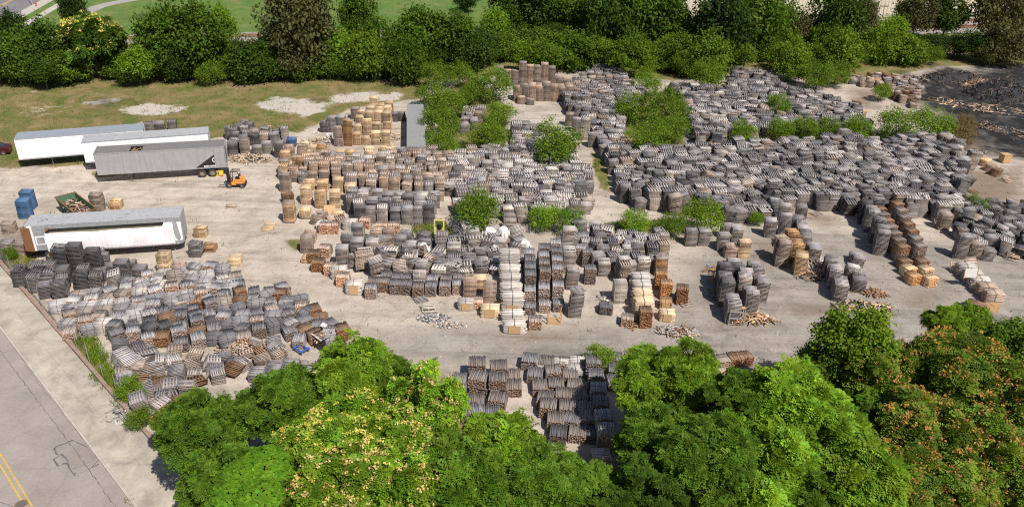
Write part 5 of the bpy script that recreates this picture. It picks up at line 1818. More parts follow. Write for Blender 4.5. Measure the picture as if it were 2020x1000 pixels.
loose(150, 604, 'brownish grey', (.3, .1, .6), .25, 'tan-grey pallet tipped over the weeds by the fence', 2)
loose(118, 606, 'charcoal', (.35, .2, .7), .25, 'charcoal pallet tipped on the verge by the fence', 3)

# ------------------------------------------------------------------ odd things among the stacks
p = at(866, 474)
ym = thing('yellow_mast', 'pale yellow steel lift mast standing among grey pallets', 'lift mast', (p[0], p[1]+.3, 0), .03)
for s_ in (-1, 1):
    MB().box((s_*.5, 0, 1.15), (.13, .16, 2.3), (-.05, 0, 0)).build('upright', M_PALEY, ym)
MB().box((0, .06, 2.28), (1.14, .14, .12)).build('top_bar', M_PALEY, ym)
m = MB().box((0, -.02, .95), (.3, .12, .26))
for s_ in (-1, 1):
    m.prism([(s_*.43, .7), (s_*.25, .8), (s_*.3, 1.3), (s_*.43, 1.5)], -.05, .05)
m.build('carriage_plate', M_PALEY, ym)
MB().tube((0, .06, .2), (0, .06, 1.75), .13).box((0, .1, 1.4), (.5, .16, .5)).build('hydraulic_ram', M_BLACK, ym)
MB().box((0, -.05, .35), (.9, .25, .1)).box((0, -.05, .65), (.9, .2, .1)).box((-.3, -.3, .1), (.14, .7, .12)).box((.3, -.3, .1), (.14, .7, .12)).build('foot_frame', M_RUST, ym)

p = at(636, 690)
bk = thing('black_bin', 'open black bin with white flap spilling rubbish beside grey bundles', 'bin', (p[0], p[1]+.6, 0), -.75)
for c_, s_ in (((-.75, 0, .6), (.06, 1.3, 1.2)), ((.75, 0, .6), (.06, 1.3, 1.2)), ((0, -.65, .6), (1.56, .06, 1.2)), ((0, .65, .6), (1.56, .06, 1.2))):
    MB().box(c_, s_).build('side_wall', M_BLACK, bk)
MB().box((0, 0, .06), (1.5, 1.3, .1)).build('floor', M_BLACK, bk)
MB().box((0, -.66, 1.22), (1.5, .12, .05)).build('rim', M_PLASTICW, bk)
o = link('scrap_wood', scrap_mesh('scrap_wood', 70, .6, .5, .4, ['tan', 'pinkish tan', 'brown', 'whitish'], 77), None, (p[0], p[1]+.6, .8))
tag(o, 'tan cardboard and wood bits inside the open black bin', 'rubbish', kind='stuff')
p2 = at(641, 665)
o = MB().box((0, 0, 0), (.55, .4, .04)).build('white_panel', M_PLASTICW, None, (p2[0], p2[1], 1.25))
o.rotation_euler = (.5, .1, -.5)
tag(o, 'white square panel tilted on the back rim of the black bin', 'panel')
p = at(594, 698)
o = thing('blue_pallet', 'broken blue pallet frame wedged between bundles left of black bin', 'pallet', (p[0], p[1]+.3, .25), -.7)
MB().box((0, -.35, .1), (1.2, .14, .1)).box((0, .35, .1), (1.2, .14, .1)).build('stringer', M_PLASTICB, o)
for k in (-.5, 0.45):
    MB().box((k, 0, .17), (.16, .95, .03)).build('slat', M_PLASTICB, o)

# steel cage with timber
p = at(1452, 642)
cg = thing('steel_cage', 'grey metal stillage cage holding brown boards in front of tall stacks', 'cage', (p[0], p[1]+.5, 0), -.05)
for x in (-.7, .7):
    for y in (-.5, .5):
        MB().box((x, y, .75), (.07, .07, 1.5)).build('post', M_GALV, cg)
m = MB()
for z_ in (.12, .75, 1.45):
    for y in (-.5, .5):
        m.box((0, y, z_), (1.33, .05, .06))
    for x in (-.7, .7):
        m.box((x, 0, z_+.002), (.05, .93, .06))
m.build('rail', M_GALV, cg)
MB().box((.05, -.2, 1.62), (1.5, .14, .04), (0, -.12, .15)).box((0, .1, 1.58), (1.4, .14, .04), (.1, -.08, .1)).build('top_board', M_PLY, cg)
o = link('scrap_wood', scrap_mesh('scrap_wood', 60, .58, .42, .6, ['tan', 'brown', 'orange tan'], 9, (.4, 1.0)), None, (p[0], p[1]+.5, .14))
tag(o, 'brown boards lying inside the steel cage', 'boards', kind='stuff')
p = at(1093, 640)
st = thing('timber_cradle', 'empty brown timber cradle with upright ends before the brown columns', 'cradle', (p[0], p[1]+.4, 0), .05)
for s_ in (-1, 1):
    for y in (-.4, .4):
        MB().box((s_*.6, y, .65), (.08, .09, 1.3), (0, s_*.06, 0)).build('post', M_PLY, st)
m = MB()
for k in range(5):
    m.box((0, -.42+.21*k, .2), (1.2, .12, .04))
m.build('floor_board', M_PLY, st)
MB().box((0, -.42, .08), (1.3, .1, .16)).box((0, .42, .08), (1.3, .1, .16)).build('skid', M_PLY, st)
p = at(1905, 568)
pf = thing('framed_panel', 'whitish board panel in a brown frame on the whitish slat row', 'panel', (p[0]+.1, p[1]+.1, 1.15), .05)
MB().box((0, 0, .55), (1.3, .05, .95), (-.2, 0, 0)).build('board', M_PLASTICW, pf)
for s_ in (-1, 1):
    MB().box((s_*.68, -.02, .55), (.08, .08, 1.15), (-.2, 0, 0)).build('frame_post', M_PLY, pf)
p = at(1983, 322)
pc = thing('plywood_crate', 'brown plywood crate on gravel near the burnt ground', 'crate', (p[0], p[1]+.4, 0), .2)
MB().box((0, 0, .62), (1.2, 1.0, 1.1)).build('box', M_PLY, pc)
MB().box((0, -.3, .04), (1.2, .1, .08)).box((0, .3, .04), (1.2, .1, .08)).build('skid', M_PLY, pc)
MB().box((0, 0, 1.2), (1.26, 1.06, .05)).build('lid', M_PLY, pc)
for px, py, lab, an in ((1728, 168, 'plywood sheet leaning upright on the mixed row at the back', .1), (650, 422, 'tan plywood sheet lying tilted in front of the tan cluster', .9), (668, 432, 'second tan sheet propped below the first near grey block', 1.1)):
    p = at(px, py)
    o = MB().box((0, 0, .55), (1.3, .04, 1.1)).build('plywood_sheet', M_PLY, None, (p[0], p[1], .05))
    o.rotation_euler = (-an, 0, .15)
    tag(o, lab, 'plywood sheet')


def film(px, py, z, rx, ry, seed, label):
    q = random.Random(seed)
    n = 12
    V_, Q_ = [], []
    for i in range(n+1):
        for j in range(n+1):
            u_, w_ = i/n*2-1, j/n*2-1
            r_ = max(abs(u_), abs(w_))
            V_.append((u_*rx+q.uniform(-.1, .1), w_*ry+q.uniform(-.1, .1), z*(1-q.uniform(.15, .8)*max(0, r_-.5)/.5)+q.uniform(-.10, .08)))
    for i in range(n):
        for j in range(n):
            a = i*(n+1)+j
            Q_.append([a, a+n+1, a+n+2, a+1])
    p = at(px, py)
    o = link('plastic_film', np_mesh('plastic_film', np.array(V_), np.array(Q_), M_PLASTICW), None, (p[0], p[1], 0), (0, 0, q.uniform(0, 1)))
    return tag(o, label, 'plastic film', 'white plastic films over pallets')


film(966, 480, 1.9, .75, .6, 1, 'white plastic film over a stack behind the middle heap, left one')
film(992, 482, 2.0, .8, .65, 2, 'white crumpled film over pallets below the centre bush, right one')
film(1033, 500, 1.7, .6, .6, 3, 'white film draped beside the pale slat column top')
film(976, 505, 1.2, .45, .4, 4, 'small white film bundle in the middle heap')
film(1006, 520, 1.7, .6, .55, 5, 'white film hanging over stack behind the pale column')
film(834, 505, 1.5, .7, .5, 6, 'white film on the stack right of the yellow mast foot')
film(640, 450, .9, .9, .4, 7, 'long white sheet lying on pale bundles at left of block')
film(497, 302, 1.0, .4, .35, 8, 'white rag on the tan scrap behind the grey trailer')
film(648, 278, 1.1, .5, .4, 9, 'white sheet in the pale scrap left of tan stacks')

# ------------------------------------------------------------------ dark red car at the left edge
p = at(-22, 309)
cr = thing('parked_car', 'dark red car cut off by the left edge on the grass', 'car', (p[0], p[1]+.9, 0), .35)
prof = [(-2.2, .45), (-2.15, .85), (-1.25, .95), (-.65, 1.38), (.75, 1.42), (1.55, 1.0), (2.15, .92), (2.25, .6), (2.2, .35), (-2.15, .3)]
m = MB()
n_ = len(prof)
V_ = []
for y, k in ((-.88, 1), (-.80, 0), (.80, 0), (.88, 1)):
    for x, z_ in prof:
        yy = y*(.84 if z_ > 1.2 else 1)
        V_.append((x, yy, z_))
Fc = []
for s_ in range(3):
    for k in range(n_):
        Fc.append([s_*n_+k, s_*n_+(k+1) % n_, (s_+1)*n_+(k+1) % n_, (s_+1)*n_+k])
Fc += [list(range(n_))[::-1], list(range(3*n_, 4*n_))]
m.raw(V_, Fc).build('body', M_CARRED, cr)
for s_ in (-1, 1):
    MB().prism([(-1.05, .98), (-.6, 1.33), (.7, 1.36), (1.3, 1.02)], s_*.845-.03, s_*.845+.03).build('side_window', M_GLASS, cr)
MB().box((1.17, 0, 1.225), (.85, 1.3, .03), (0, .48, 0)).build('rear_window', M_GLASS, cr)
MB().box((-.97, 0, 1.185), (.72, 1.3, .03), (0, -.62, 0)).build('windscreen', M_GLASS, cr)
for x in (-1.35, 1.4):
    for y in (-.82, .82):
        wheel(cr, x, y, .32, .2)
for y in (-.65, .65):
    MB().box((2.23, y, .78), (.06, .32, .14)).build('tail_light', M_REDH, cr)

# ------------------------------------------------------------------ poles, hydrant
p = at(64, 11)
lp = thing('lamp_post', 'pale lamp post beside the far road', 'lamp post', (p[0], p[1], 0))
MB().tube((0, 0, 0), (0, 0, 9), .11, .07, 8).build('pole', M_GALV, lp)
MB().tube((0, 0, 8.9), (-1.8, .6, 9.3), .05).build('arm', M_GALV, lp)
MB().box((-2.1, .7, 9.3), (.7, .3, .12)).build('lamp', M_GALV, lp)
p = at(72, 14)
hy = thing('fire_hydrant', 'red hydrant on the verge of the far road', 'hydrant', (p[0], p[1], 0))
MB().tube((0, 0, 0), (0, 0, .9), .16, .14, 10).build('barrel', M_REDH, hy)
MB().tube((0, 0, .9), (0, 0, 1.1), .2, .08, 10).build('cap', M_REDH, hy)
MB().tube((-.28, 0, .65), (.28, 0, .65), .07, .07, 8).build('nozzle', M_REDH, hy)
for px, py, lab in ((387, 14, 'thin dark pole rising behind the round left tree'), (1776, 42, 'dark utility pole before the beige warehouse, left one'), (1937, 40, 'dark utility pole before the beige warehouse, right one')):
    p = at(px, py)
    up_ = thing('utility_pole', lab, 'pole', (p[0], p[1], 0), SITE)
    MB().tube((0, 0, 0), (0, 0, 10), .15, .11, 8).build('pole', M_BARK, up_)
    MB().box((0, 0, 9.3), (2.4, .1, .12)).build('crossarm', M_BARK, up_)
# ------------------------------------------------------------------ trees, shrubs and weeds
def rand_rot(n, rng, up=None, spread=1.0):
    """random frames (n,3,3) whose third axis leans from the given direction"""
    w = rng.normal(size=(n, 3))*spread
    if up is not None:
        w = w + up
    w /= np.linalg.norm(w, axis=1, keepdims=True)
    a = rng.normal(size=(n, 3))
    u = np.cross(a, w)
    u /= np.linalg.norm(u, axis=1, keepdims=True)+1e-9
    v = np.cross(w, u)
    return np.stack([u, v, w], 2)


def frond(nl, length, lw, droop, ll):
    """pinnate leaf: leaflets as diamonds along a drooping stalk, along +x"""
    V = []
    for k in range(nl):
        t = (k+1)/(nl+.3)
        x = length*t
        z = -droop*t*t*length
        for s in (-1, 1):
            L = ll*(1-.45*abs(t-.45))
            V += [(x, 0, z), (x+.25*L-lw*.5, s*L*.55, z-.02), (x+.38*L, s*L, z-.12*L), (x+.25*L+lw*.5, s*L*.5, z-.02)]
    V += [(length*.95, 0, -droop*length), (length*1.05, -lw*.6, -droop*length*1.1), (length*1.2, 0, -droop*length*1.25), (length*1.05, lw*.6, -droop*length*1.1)]
    return np.array(V).reshape(-1, 4, 3)


def rosette(nf, nl, length, lw, droop, ll, rng):
    out = []
    for k in range(nf):
        a = 2*math.pi*(k+rng.uniform(-.3, .3))/nf
        fr = frond(nl, length*rng.uniform(.75, 1.1), lw, droop*rng.uniform(.6, 1.3), ll)
        R_ = rotz(a) @ rot_euler(rng.uniform(-.35, .35), -rng.uniform(-.15, .65), 0)
        out.append(fr @ R_.T)
    return np.concatenate(out)


def blob(rng, n, rx, ry, rz, lobes, lr, low=-.5, shell=(.78, 1.0)):
    """points through a lobed crown centred on the origin, and the outward direction at each"""
    th = rng.uniform(0, 2*math.pi, lobes)
    zz = rng.uniform(low, .85, lobes)
    rr = np.sqrt(np.clip(1-zz*zz, 0, 1))*rng.uniform(.42, .90, lobes)
    LC = np.stack([np.cos(th)*rr, np.sin(th)*rr, zz*.66], 1)
    LR = rng.uniform(.6, 1.25, lobes)*lr
    ex = lobes//2+4                                       # shoots that break the outline
    th = rng.uniform(0, 2*math.pi, ex)
    ze = rng.uniform(-.25, 1.0, ex)
    re_ = np.sqrt(np.clip(1-ze*ze, 0, 1))*rng.uniform(.85, 1.12, ex)
    LC = np.concatenate([LC, np.stack([np.cos(th)*re_, np.sin(th)*re_, ze*rng.uniform(.85, 1.12, ex)], 1)])
    LR = np.concatenate([LR, rng.uniform(.10, .19, ex)])
    lobes += ex
    P, N = [], []
    need = n
    while need > 0:
        m = need*3+50
        i = rng.choice(lobes, m, p=LR**2/np.sum(LR**2))
        d = rng.normal(size=(m, 3))
        d /= np.linalg.norm(d, axis=1, keepdims=True)
        d[:, 2] = np.where(rng.random(m) < .72, np.abs(d[:, 2]), d[:, 2])
        r = rng.uniform(*shell, m)**.5
        p = LC[i]+d*(LR[i]*r)[:, None]
        q = np.linalg.norm(p[:, None]-LC[None], axis=2)/LR[None]
        q[np.arange(m), i] = 9
        ok = q.min(1) > .80
        p, d = p[ok][:need], d[ok][:need]
        P.append(p)
        N.append(d)
        need -= len(p)
    P, N = np.concatenate(P), np.concatenate(N)
    S_ = np.array([rx, ry, rz])
    return P*S_, N, LC*S_, LR


def leaf_mesh(name, quads, tint, mat=None):
    V = quads.reshape(-1, 3)
    Q = np.arange(len(V)).reshape(-1, 4)
    return np_mesh(name, V, Q, mat or M_LEAF, tint)


def crown_rosettes(seed, n, R3, lobes, lr, nf, nl, length, lw, droop, ll, key=0.0):
    rng = np.random.default_rng(seed)
    P, N, LC, LR = blob(rng, n, *R3, lobes, lr)
    tmpl = [rosette(nf, nl, length, lw, droop, ll, rng) for _ in range(6)]
    up = N*.8+np.array([0, 0, .9])
    Rm = rand_rot(len(P), rng, up, .35)
    sc = rng.uniform(.75, 1.2, len(P))
    quads, tint = [], []
    for k in range(len(P)):
        t = tmpl[rng.integers(6)]
        quads.append(t @ Rm[k].T*sc[k]+P[k])
        b = rng.uniform(.5, 1.45)
        tb = b*rng.uniform(.85, 1.15, (len(t), 1))
        hue = rng.uniform(.85, 1.2)
        tint.append(tb*np.array([hue, 1.0, rng.uniform(.7, 1.1)]))
    crown = leaf_mesh('crown', np.concatenate(quads), np.concatenate(tint))
    keys = None
    if key:
        sel = np.where((rng.random(len(P)) < key) & (N[:, 2] > -.2))[0]
        kq, kt = [], []
        for k in sel:
            m = 12
            c = P[k]+N[k]*.22+np.array([0, -.03, .27])
            R_ = rand_rot(m, rng, np.array([0, -.1, .7]), .8)
            s_ = rng.uniform(.08, .15, m)
            base = np.array([[-.5, 0, 0], [0, -.8, -.1], [.5, 0, 0], [0, .8, -.1]])
            for j in range(m):
                kq.append((base*s_[j]) @ R_[j].T+c+rng.normal(size=3)*np.array([.13, .13, .08]))
            kt.append(np.tile(rng.uniform(.75, 1.2)*np.array([1, rng.uniform(.8, 1.15), rng.uniform(.6, 1.1)]), (m, 1)))
        keys = leaf_mesh('seed_clusters', np.array(kq), np.concatenate(kt), M_FLOWER)
    return crown, keys, LC


def crown_leaves(seed, n, R3, lobes, lr, size, aspect=.7, flat=.5, low=-.5, clump=1, shell=(.6, 1.0)):
    """crown of single leaves, gathered in small sprays"""
    rng = np.random.default_rng(seed)
    P, N, LC, LR = blob(rng, n//clump, *R3, lobes, lr, low, shell)
    if clump > 1:
        off = rng.normal(size=(len(P), clump, 3))*size*1.25
        P = (P[:, None]+off).reshape(-1, 3)
        N = np.repeat(N, clump, 0)
    bright = np.repeat(rng.uniform(.72, 1.25, len(P)//clump), clump)*rng.uniform(.8, 1.2, len(P))
    Rm = rand_rot(len(P), rng, N*.6+np.array([0, 0, .7]), flat)
    s_ = size*rng.uniform(.6, 1.3, len(P))
    base = np.array([[-.5, 0, 0], [-.05, -.5*aspect, .06], [.55, 0, -.05], [-.05, .5*aspect, .06]])
    quads = np.einsum('nij,kj->nki', Rm, base)*s_[:, None, None]+P[:, None]
    tint = bright[:, None]*np.stack([rng.uniform(.85, 1.25, len(P)), np.ones(len(P)), rng.uniform(.7, 1.15, len(P))], 1)
    return leaf_mesh('crown', quads, tint), None, LC


def trunk_mesh(seed, h, r, LC, zc, n=7):
    """tapered, bent trunk from the ground with limbs to the crown's lobes"""
    q = random.Random(seed)
    m = MB()
    pts = [Vector((0, 0, -.15))]
    for k in range(1, 6):
        pts.append(Vector((q.uniform(-.12, .12)*k*.5, q.uniform(-.12, .12)*k*.5, h*k/5)))
    for k in range(5):
        m.tube(pts[k], pts[k+1], r*(1-.15*k), r*(1-.15*(k+1)), n, caps=False)
    for i, c in enumerate(LC[:7]):
        a = pts[2+i % 4]
        e = Vector((c[0]*.85, c[1]*.85, c[2]*.8+zc))
        mid = a.lerp(e, .5)+Vector((q.uniform(-.2, .2), q.uniform(-.2, .2), .15))
        m.tube(a, mid, r*.45, r*.28, 5, caps=False)
        m.tube(mid, e, r*.28, r*.06, 5, caps=False)
        for j in range(2):
            f = mid.lerp(e, q.uniform(.2, .8))
            m.tube(f, f+Vector((q.uniform(-.6, .6), q.uniform(-.6, .6), q.uniform(.1, .7))), r*.12, r*.03, 4, caps=False)
    return m.mesh('trunk', M_BARK)


# crowns are made once and shared; radius about 3 m, height centre 0
NEAR = {}
NEAR['ailanthus'] = [crown_rosettes(s, 560, (3.0, 3.0, 2.6), 19, .37, 8, 5, .66, .14, .6, .25, key=.46) for s in (21, 22)]
NEAR['bigleaf'] = [crown_rosettes(s, 430, (3.0, 3.0, 2.6), 20, .36, 9, 6, .90, .16, .5, .31) for s in (31, 32)]
NEAR['locust'] = [crown_rosettes(s, 1150, (3.0, 3.0, 2.7), 22, .35, 5, 5, .46, .09, .45, .16) for s in (41, 42)]
NEAR['maple'] = [crown_leaves(51, 13000, (2.9, 2.9, 3.2), 30, .29, .27, .8, .6, clump=5)]
NEAR['vine'] = [crown_leaves(61, 5200, (2.8, 2.8, 1.9), 7, .62, .30, 1.05, .22, low=-.2, shell=(.9, 1.0))]
FAR = [crown_leaves(70+k, 6600, (4.2, 4.2, 4.2), 30, (.24, .30, .34, .27, .22, .32)[k], .44, .8, .6, low=-.8, clump=4) for k in range(6)]
SHRUB = [crown_leaves(90+k, 4800, (2.6, 2.6, 2.3), 34, (.24, .28, .22, .3)[k], .24, .55, .8, low=-.8, clump=3) for k in range(4)]
for L in (NEAR['ailanthus'], NEAR['bigleaf'], NEAR['locust'], NEAR['maple'], NEAR['vine'], FAR, SHRUB):
    for k, t in enumerate(L):
        L[k] = t + (None,)
TRK = {}

GREEN = {'dark': (.068, .130, .016), 'mid': (.100, .185, .018), 'fresh': (.155, .26, .022), 'lime': (.19, .335, .028), 'keyed': (.145, .225, .028), 'olive': (.125, .135, .055), 'deep': (.040, .082, .014), 'bush': (.125, .215, .020),
         'vine': (.120, .26, .018), 'dry': (.19, .15, .08)}
KEY = {'yellow': (.64, .56, .16), 'orange': (.42, .25, .08), 'peach': (.66, .52, .22)}


def tree(kind, px, py, r, col, label, key=None, zc=None, sq=1.0, group=None, name=None, cat='tree', var=None, hz=1.0):
    """crown centre seen at (px, py); r = crown radius in metres; zc = height of the crown centre"""
    pool = NEAR[kind] if kind in NEAR else FAR if kind == 'far' else SHRUB
    rad0 = 3.0 if kind in NEAR else 4.0 if kind == 'far' else 2.4
    i = rnd.randrange(len(pool)) if var is None else var % len(pool)
    crown, keys, LC = pool[i][:3]
    s = r/rad0
    zc = zc if zc is not None else (r*.95 if kind == 'shrub' else r*1.25)
    p = at(px, py, zc)
    t = thing(name or ('shrub' if kind == 'shrub' else 'tree'), label, cat, (p[0], p[1], 0), rnd.uniform(0, 6.28), group)
    c = np.array(GREEN[col])*rnd.uniform(.88, 1.12)*((.78 if px < 960 else .80) if kind == 'far' and col not in ('lime', 'bush') else .80 if kind == 'far' else 1)
    o = link('foliage' if kind == 'shrub' else 'crown', crown, t, (0, 0, zc), color=c)
    o.scale = (s, s, s*sq*hz)
    tkey = (kind, i, round(zc/s, 1))
    if tkey not in TRK:
        TRK[tkey] = trunk_mesh(len(TRK), zc/s*.95, (.16 if kind != 'far' else .22) if kind != 'shrub' else .09, LC, zc/s)
    k = link('stem' if kind == 'shrub' else 'trunk', TRK[tkey], t)
    k.scale = (s, s, s)
    if keys is not None and key:
        f = link('seed_clusters', keys, t, (0, 0, zc), color=KEY[key])
        f.scale = (s, s, s*sq*hz)
        f['kind'] = 'stuff'
    return t


GN = 'trees in front of the yard'
near = [
    ('locust', 405, 852, 2.35, 'mid', 'fine-leaved dark green tree at the sidewalk corner, leftmost of the near trees', None, 5.0, 1.1),
    ('ailanthus', 334, 832, 1.0, 'mid', 'small tree with orange seed clusters leaning over the sidewalk wall', 'orange', 3.6, 1.0),
    ('locust', 440, 962, 2.1, 'mid', 'dense dark green tree at the bottom edge beside the sidewalk', None, 4.6, 1.2),
    ('locust', 555, 815, 2.9, 'mid', 'broad feathery green tree below the flat grey pallets', None, 5.0, .9),
    ('locust', 700, 750, 2.55, 'fresh', 'upright green tree reaching up into the lane by the black bin', None, 6.3, 1.25),
    ('locust', 775, 770, 2.2, 'mid', 'dark green tree between the upright one and the yellow-keyed one', None, 5.5, 1.1),
    ('ailanthus', 845, 810, 2.2, 'lime', 'tall tree covered in peach seed clusters left of the dark bundles', 'peach', 6.5, 1.35),
    ('ailanthus', 690, 860, 2.5, 'lime', 'yellow-green tree with pale yellow keys in the front middle-left', 'yellow', 6.0, .9),
    ('ailanthus', 590, 900, 2.0, 'fresh', 'tree with yellow keys behind the leafy vine mound', 'yellow', 5.2, .9),
    ('vine', 512, 955, 2.1, 'vine', 'bright lime mound of broad vine leaves at the bottom left', None, 5.6, 1.0),
    ('ailanthus', 660, 965, 2.4, 'fresh', 'tree with peach keys at the bottom edge right of the vine mound', 'peach', 6.0, .9),
    ('ailanthus', 800, 940, 2.5, 'lime', 'tree with scattered peach keys at the bottom edge below the tall one', 'peach', 6.0, 1.0),
    ('bigleaf', 905, 950, 2.4, 'mid', 'dark large-leaved tree at the bottom edge left of centre', None, 5.8, 1.0),
    ('bigleaf', 985, 880, 2.2, 'fresh', 'fresh green tree with rosette leaves before the long bundle block', None, 5.5, 1.0),
    ('locust', 1075, 950, 2.3, 'mid', 'dense mid green tree at the bottom centre', None, 5.2, .95),
    ('locust', 1192, 985, 2.0, 'mid', 'low green tree at the bottom edge below the double-height bundle line', None, 3.6, .9),
    ('locust', 1275, 760, 2.3, 'fresh', 'fresh green tree overhanging the bundles right of centre', None, 5.2, 1.15),
    ('locust', 1355, 745, 2.3, 'fresh', 'fresh green tree beside the lane right of the overhanging one', None, 6.0, 1.2),
    ('locust', 1300, 880, 2.4, 'mid', 'shaded dense tree below the two fresh green ones', None, 4.2, 1.1),
    ('locust', 1450, 800, 2.4, 'mid', 'rounded mid green tree right of the brown bundles', None, 6.0, 1.0),
    ('locust', 1400, 920, 2.9, 'mid', 'broad dark feathery tree at the bottom right of centre', None, 5.6, 1.1),
    ('locust', 1290, 985, 2.3, 'dark', 'dark green tree at the bottom edge right of centre', None, 4.6, 1.0),
    ('bigleaf', 1560, 800, 2.6, 'lime', 'light lime tree with large rosette leaves, upper one', None, 6.3, 1.0),
    ('bigleaf', 1620, 860, 2.6, 'lime', 'light lime tree with large rosette leaves, right one', None, 6.0, 1.0),
    ('bigleaf', 1525, 905, 2.5, 'lime', 'light lime tree with large rosette leaves, lower one', None, 5.6, 1.0),
    ('bigleaf', 1690, 950, 2.6, 'fresh', 'large-leaved fresh green tree at the bottom edge right', None, 5.6, 1.0),
    ('bigleaf', 1500, 990, 2.0, 'lime', 'bright large-leaved tree at the very bottom right of centre', None, 5.0, .9),
    ('locust', 1600, 975, 2.2, 'mid', 'feathery green tree between large-leaved ones at the bottom', None, 5.0, 1.0),
    ('locust', 1655, 800, 1.9, 'mid', 'low green tree under the maple-like one and the lime rosettes', None, 3.4, 1.0),
    ('locust', 1345, 840, 2.0, 'mid', 'low green tree filling the gap under the lane-side trees', None, 3.6, 1.0),
    ('ailanthus', 2010, 970, 2.2, 'keyed', 'tree with orange keys in the extreme bottom right corner', 'orange', 4.6, 1.0),
    ('locust', 1730, 840, 2.1, 'mid', 'green tree between the lime rosettes and the orange-keyed trees', None, 4.6, 1.0),
    ('maple', 1682, 672, 2.35, 'fresh', 'dark maple-like tree rising tallest into the lane', None, 7.4, 1.05),
    ('maple', 1625, 715, 1.6, 'mid', 'small dark tree at the left foot of the maple-like one', None, 5.4, .9),
    ('ailanthus', 1745, 740, 2.4, 'keyed', 'tree with sparse orange keys right of the maple-like tree', 'orange', 6.0, 1.0),
    ('ailanthus', 1880, 740, 2.9, 'keyed', 'great tree covered with orange keys at the right', 'orange', 6.8, 1.0),
    ('ailanthus', 1975, 790, 2.7, 'keyed', 'tree with orange keys cut by the right edge, upper one', 'orange', 6.3, 1.0),
    ('ailanthus', 1830, 860, 2.6, 'keyed', 'tree with orange keys below the great one', 'orange', 5.8, 1.0),
    ('ailanthus', 1940, 900, 2.7, 'keyed', 'tree with orange keys cut by the right edge, lower one', 'orange', 5.6, 1.0),
    ('ailanthus', 1780, 960, 2.3, 'keyed', 'tree with few orange keys at the bottom right', 'orange', 5.2, 1.0),
    ('ailanthus', 1890, 985, 2.3, 'keyed', 'dark tree with orange keys in the bottom right corner', 'orange', 5.0, 1.0),
    ('locust', 1862, 643, 1.6, 'fresh', 'round fresh green tree at the edge of the lane, left of its pair', None, 5.6, 1.0),
    ('locust', 1908, 636, 1.5, 'fresh', 'round fresh green tree at the edge of the lane, right of its pair', None, 5.4, 1.1),
    ('maple', 1992, 690, 1.9, 'mid', 'dark leafy tree at the right edge below the lane', None, 5.4, 1.0),
    ('maple', 1945, 700, 1.3, 'mid', 'small leafy tree between orange-keyed and right edge trees', None, 4.4, 1.0),
]
for i, (kind, px, py, r, col, lab, key, zc, sq) in enumerate(near):
    tree(kind, px, py, r*1.06, col, lab, key, zc, sq, GN, var=i)

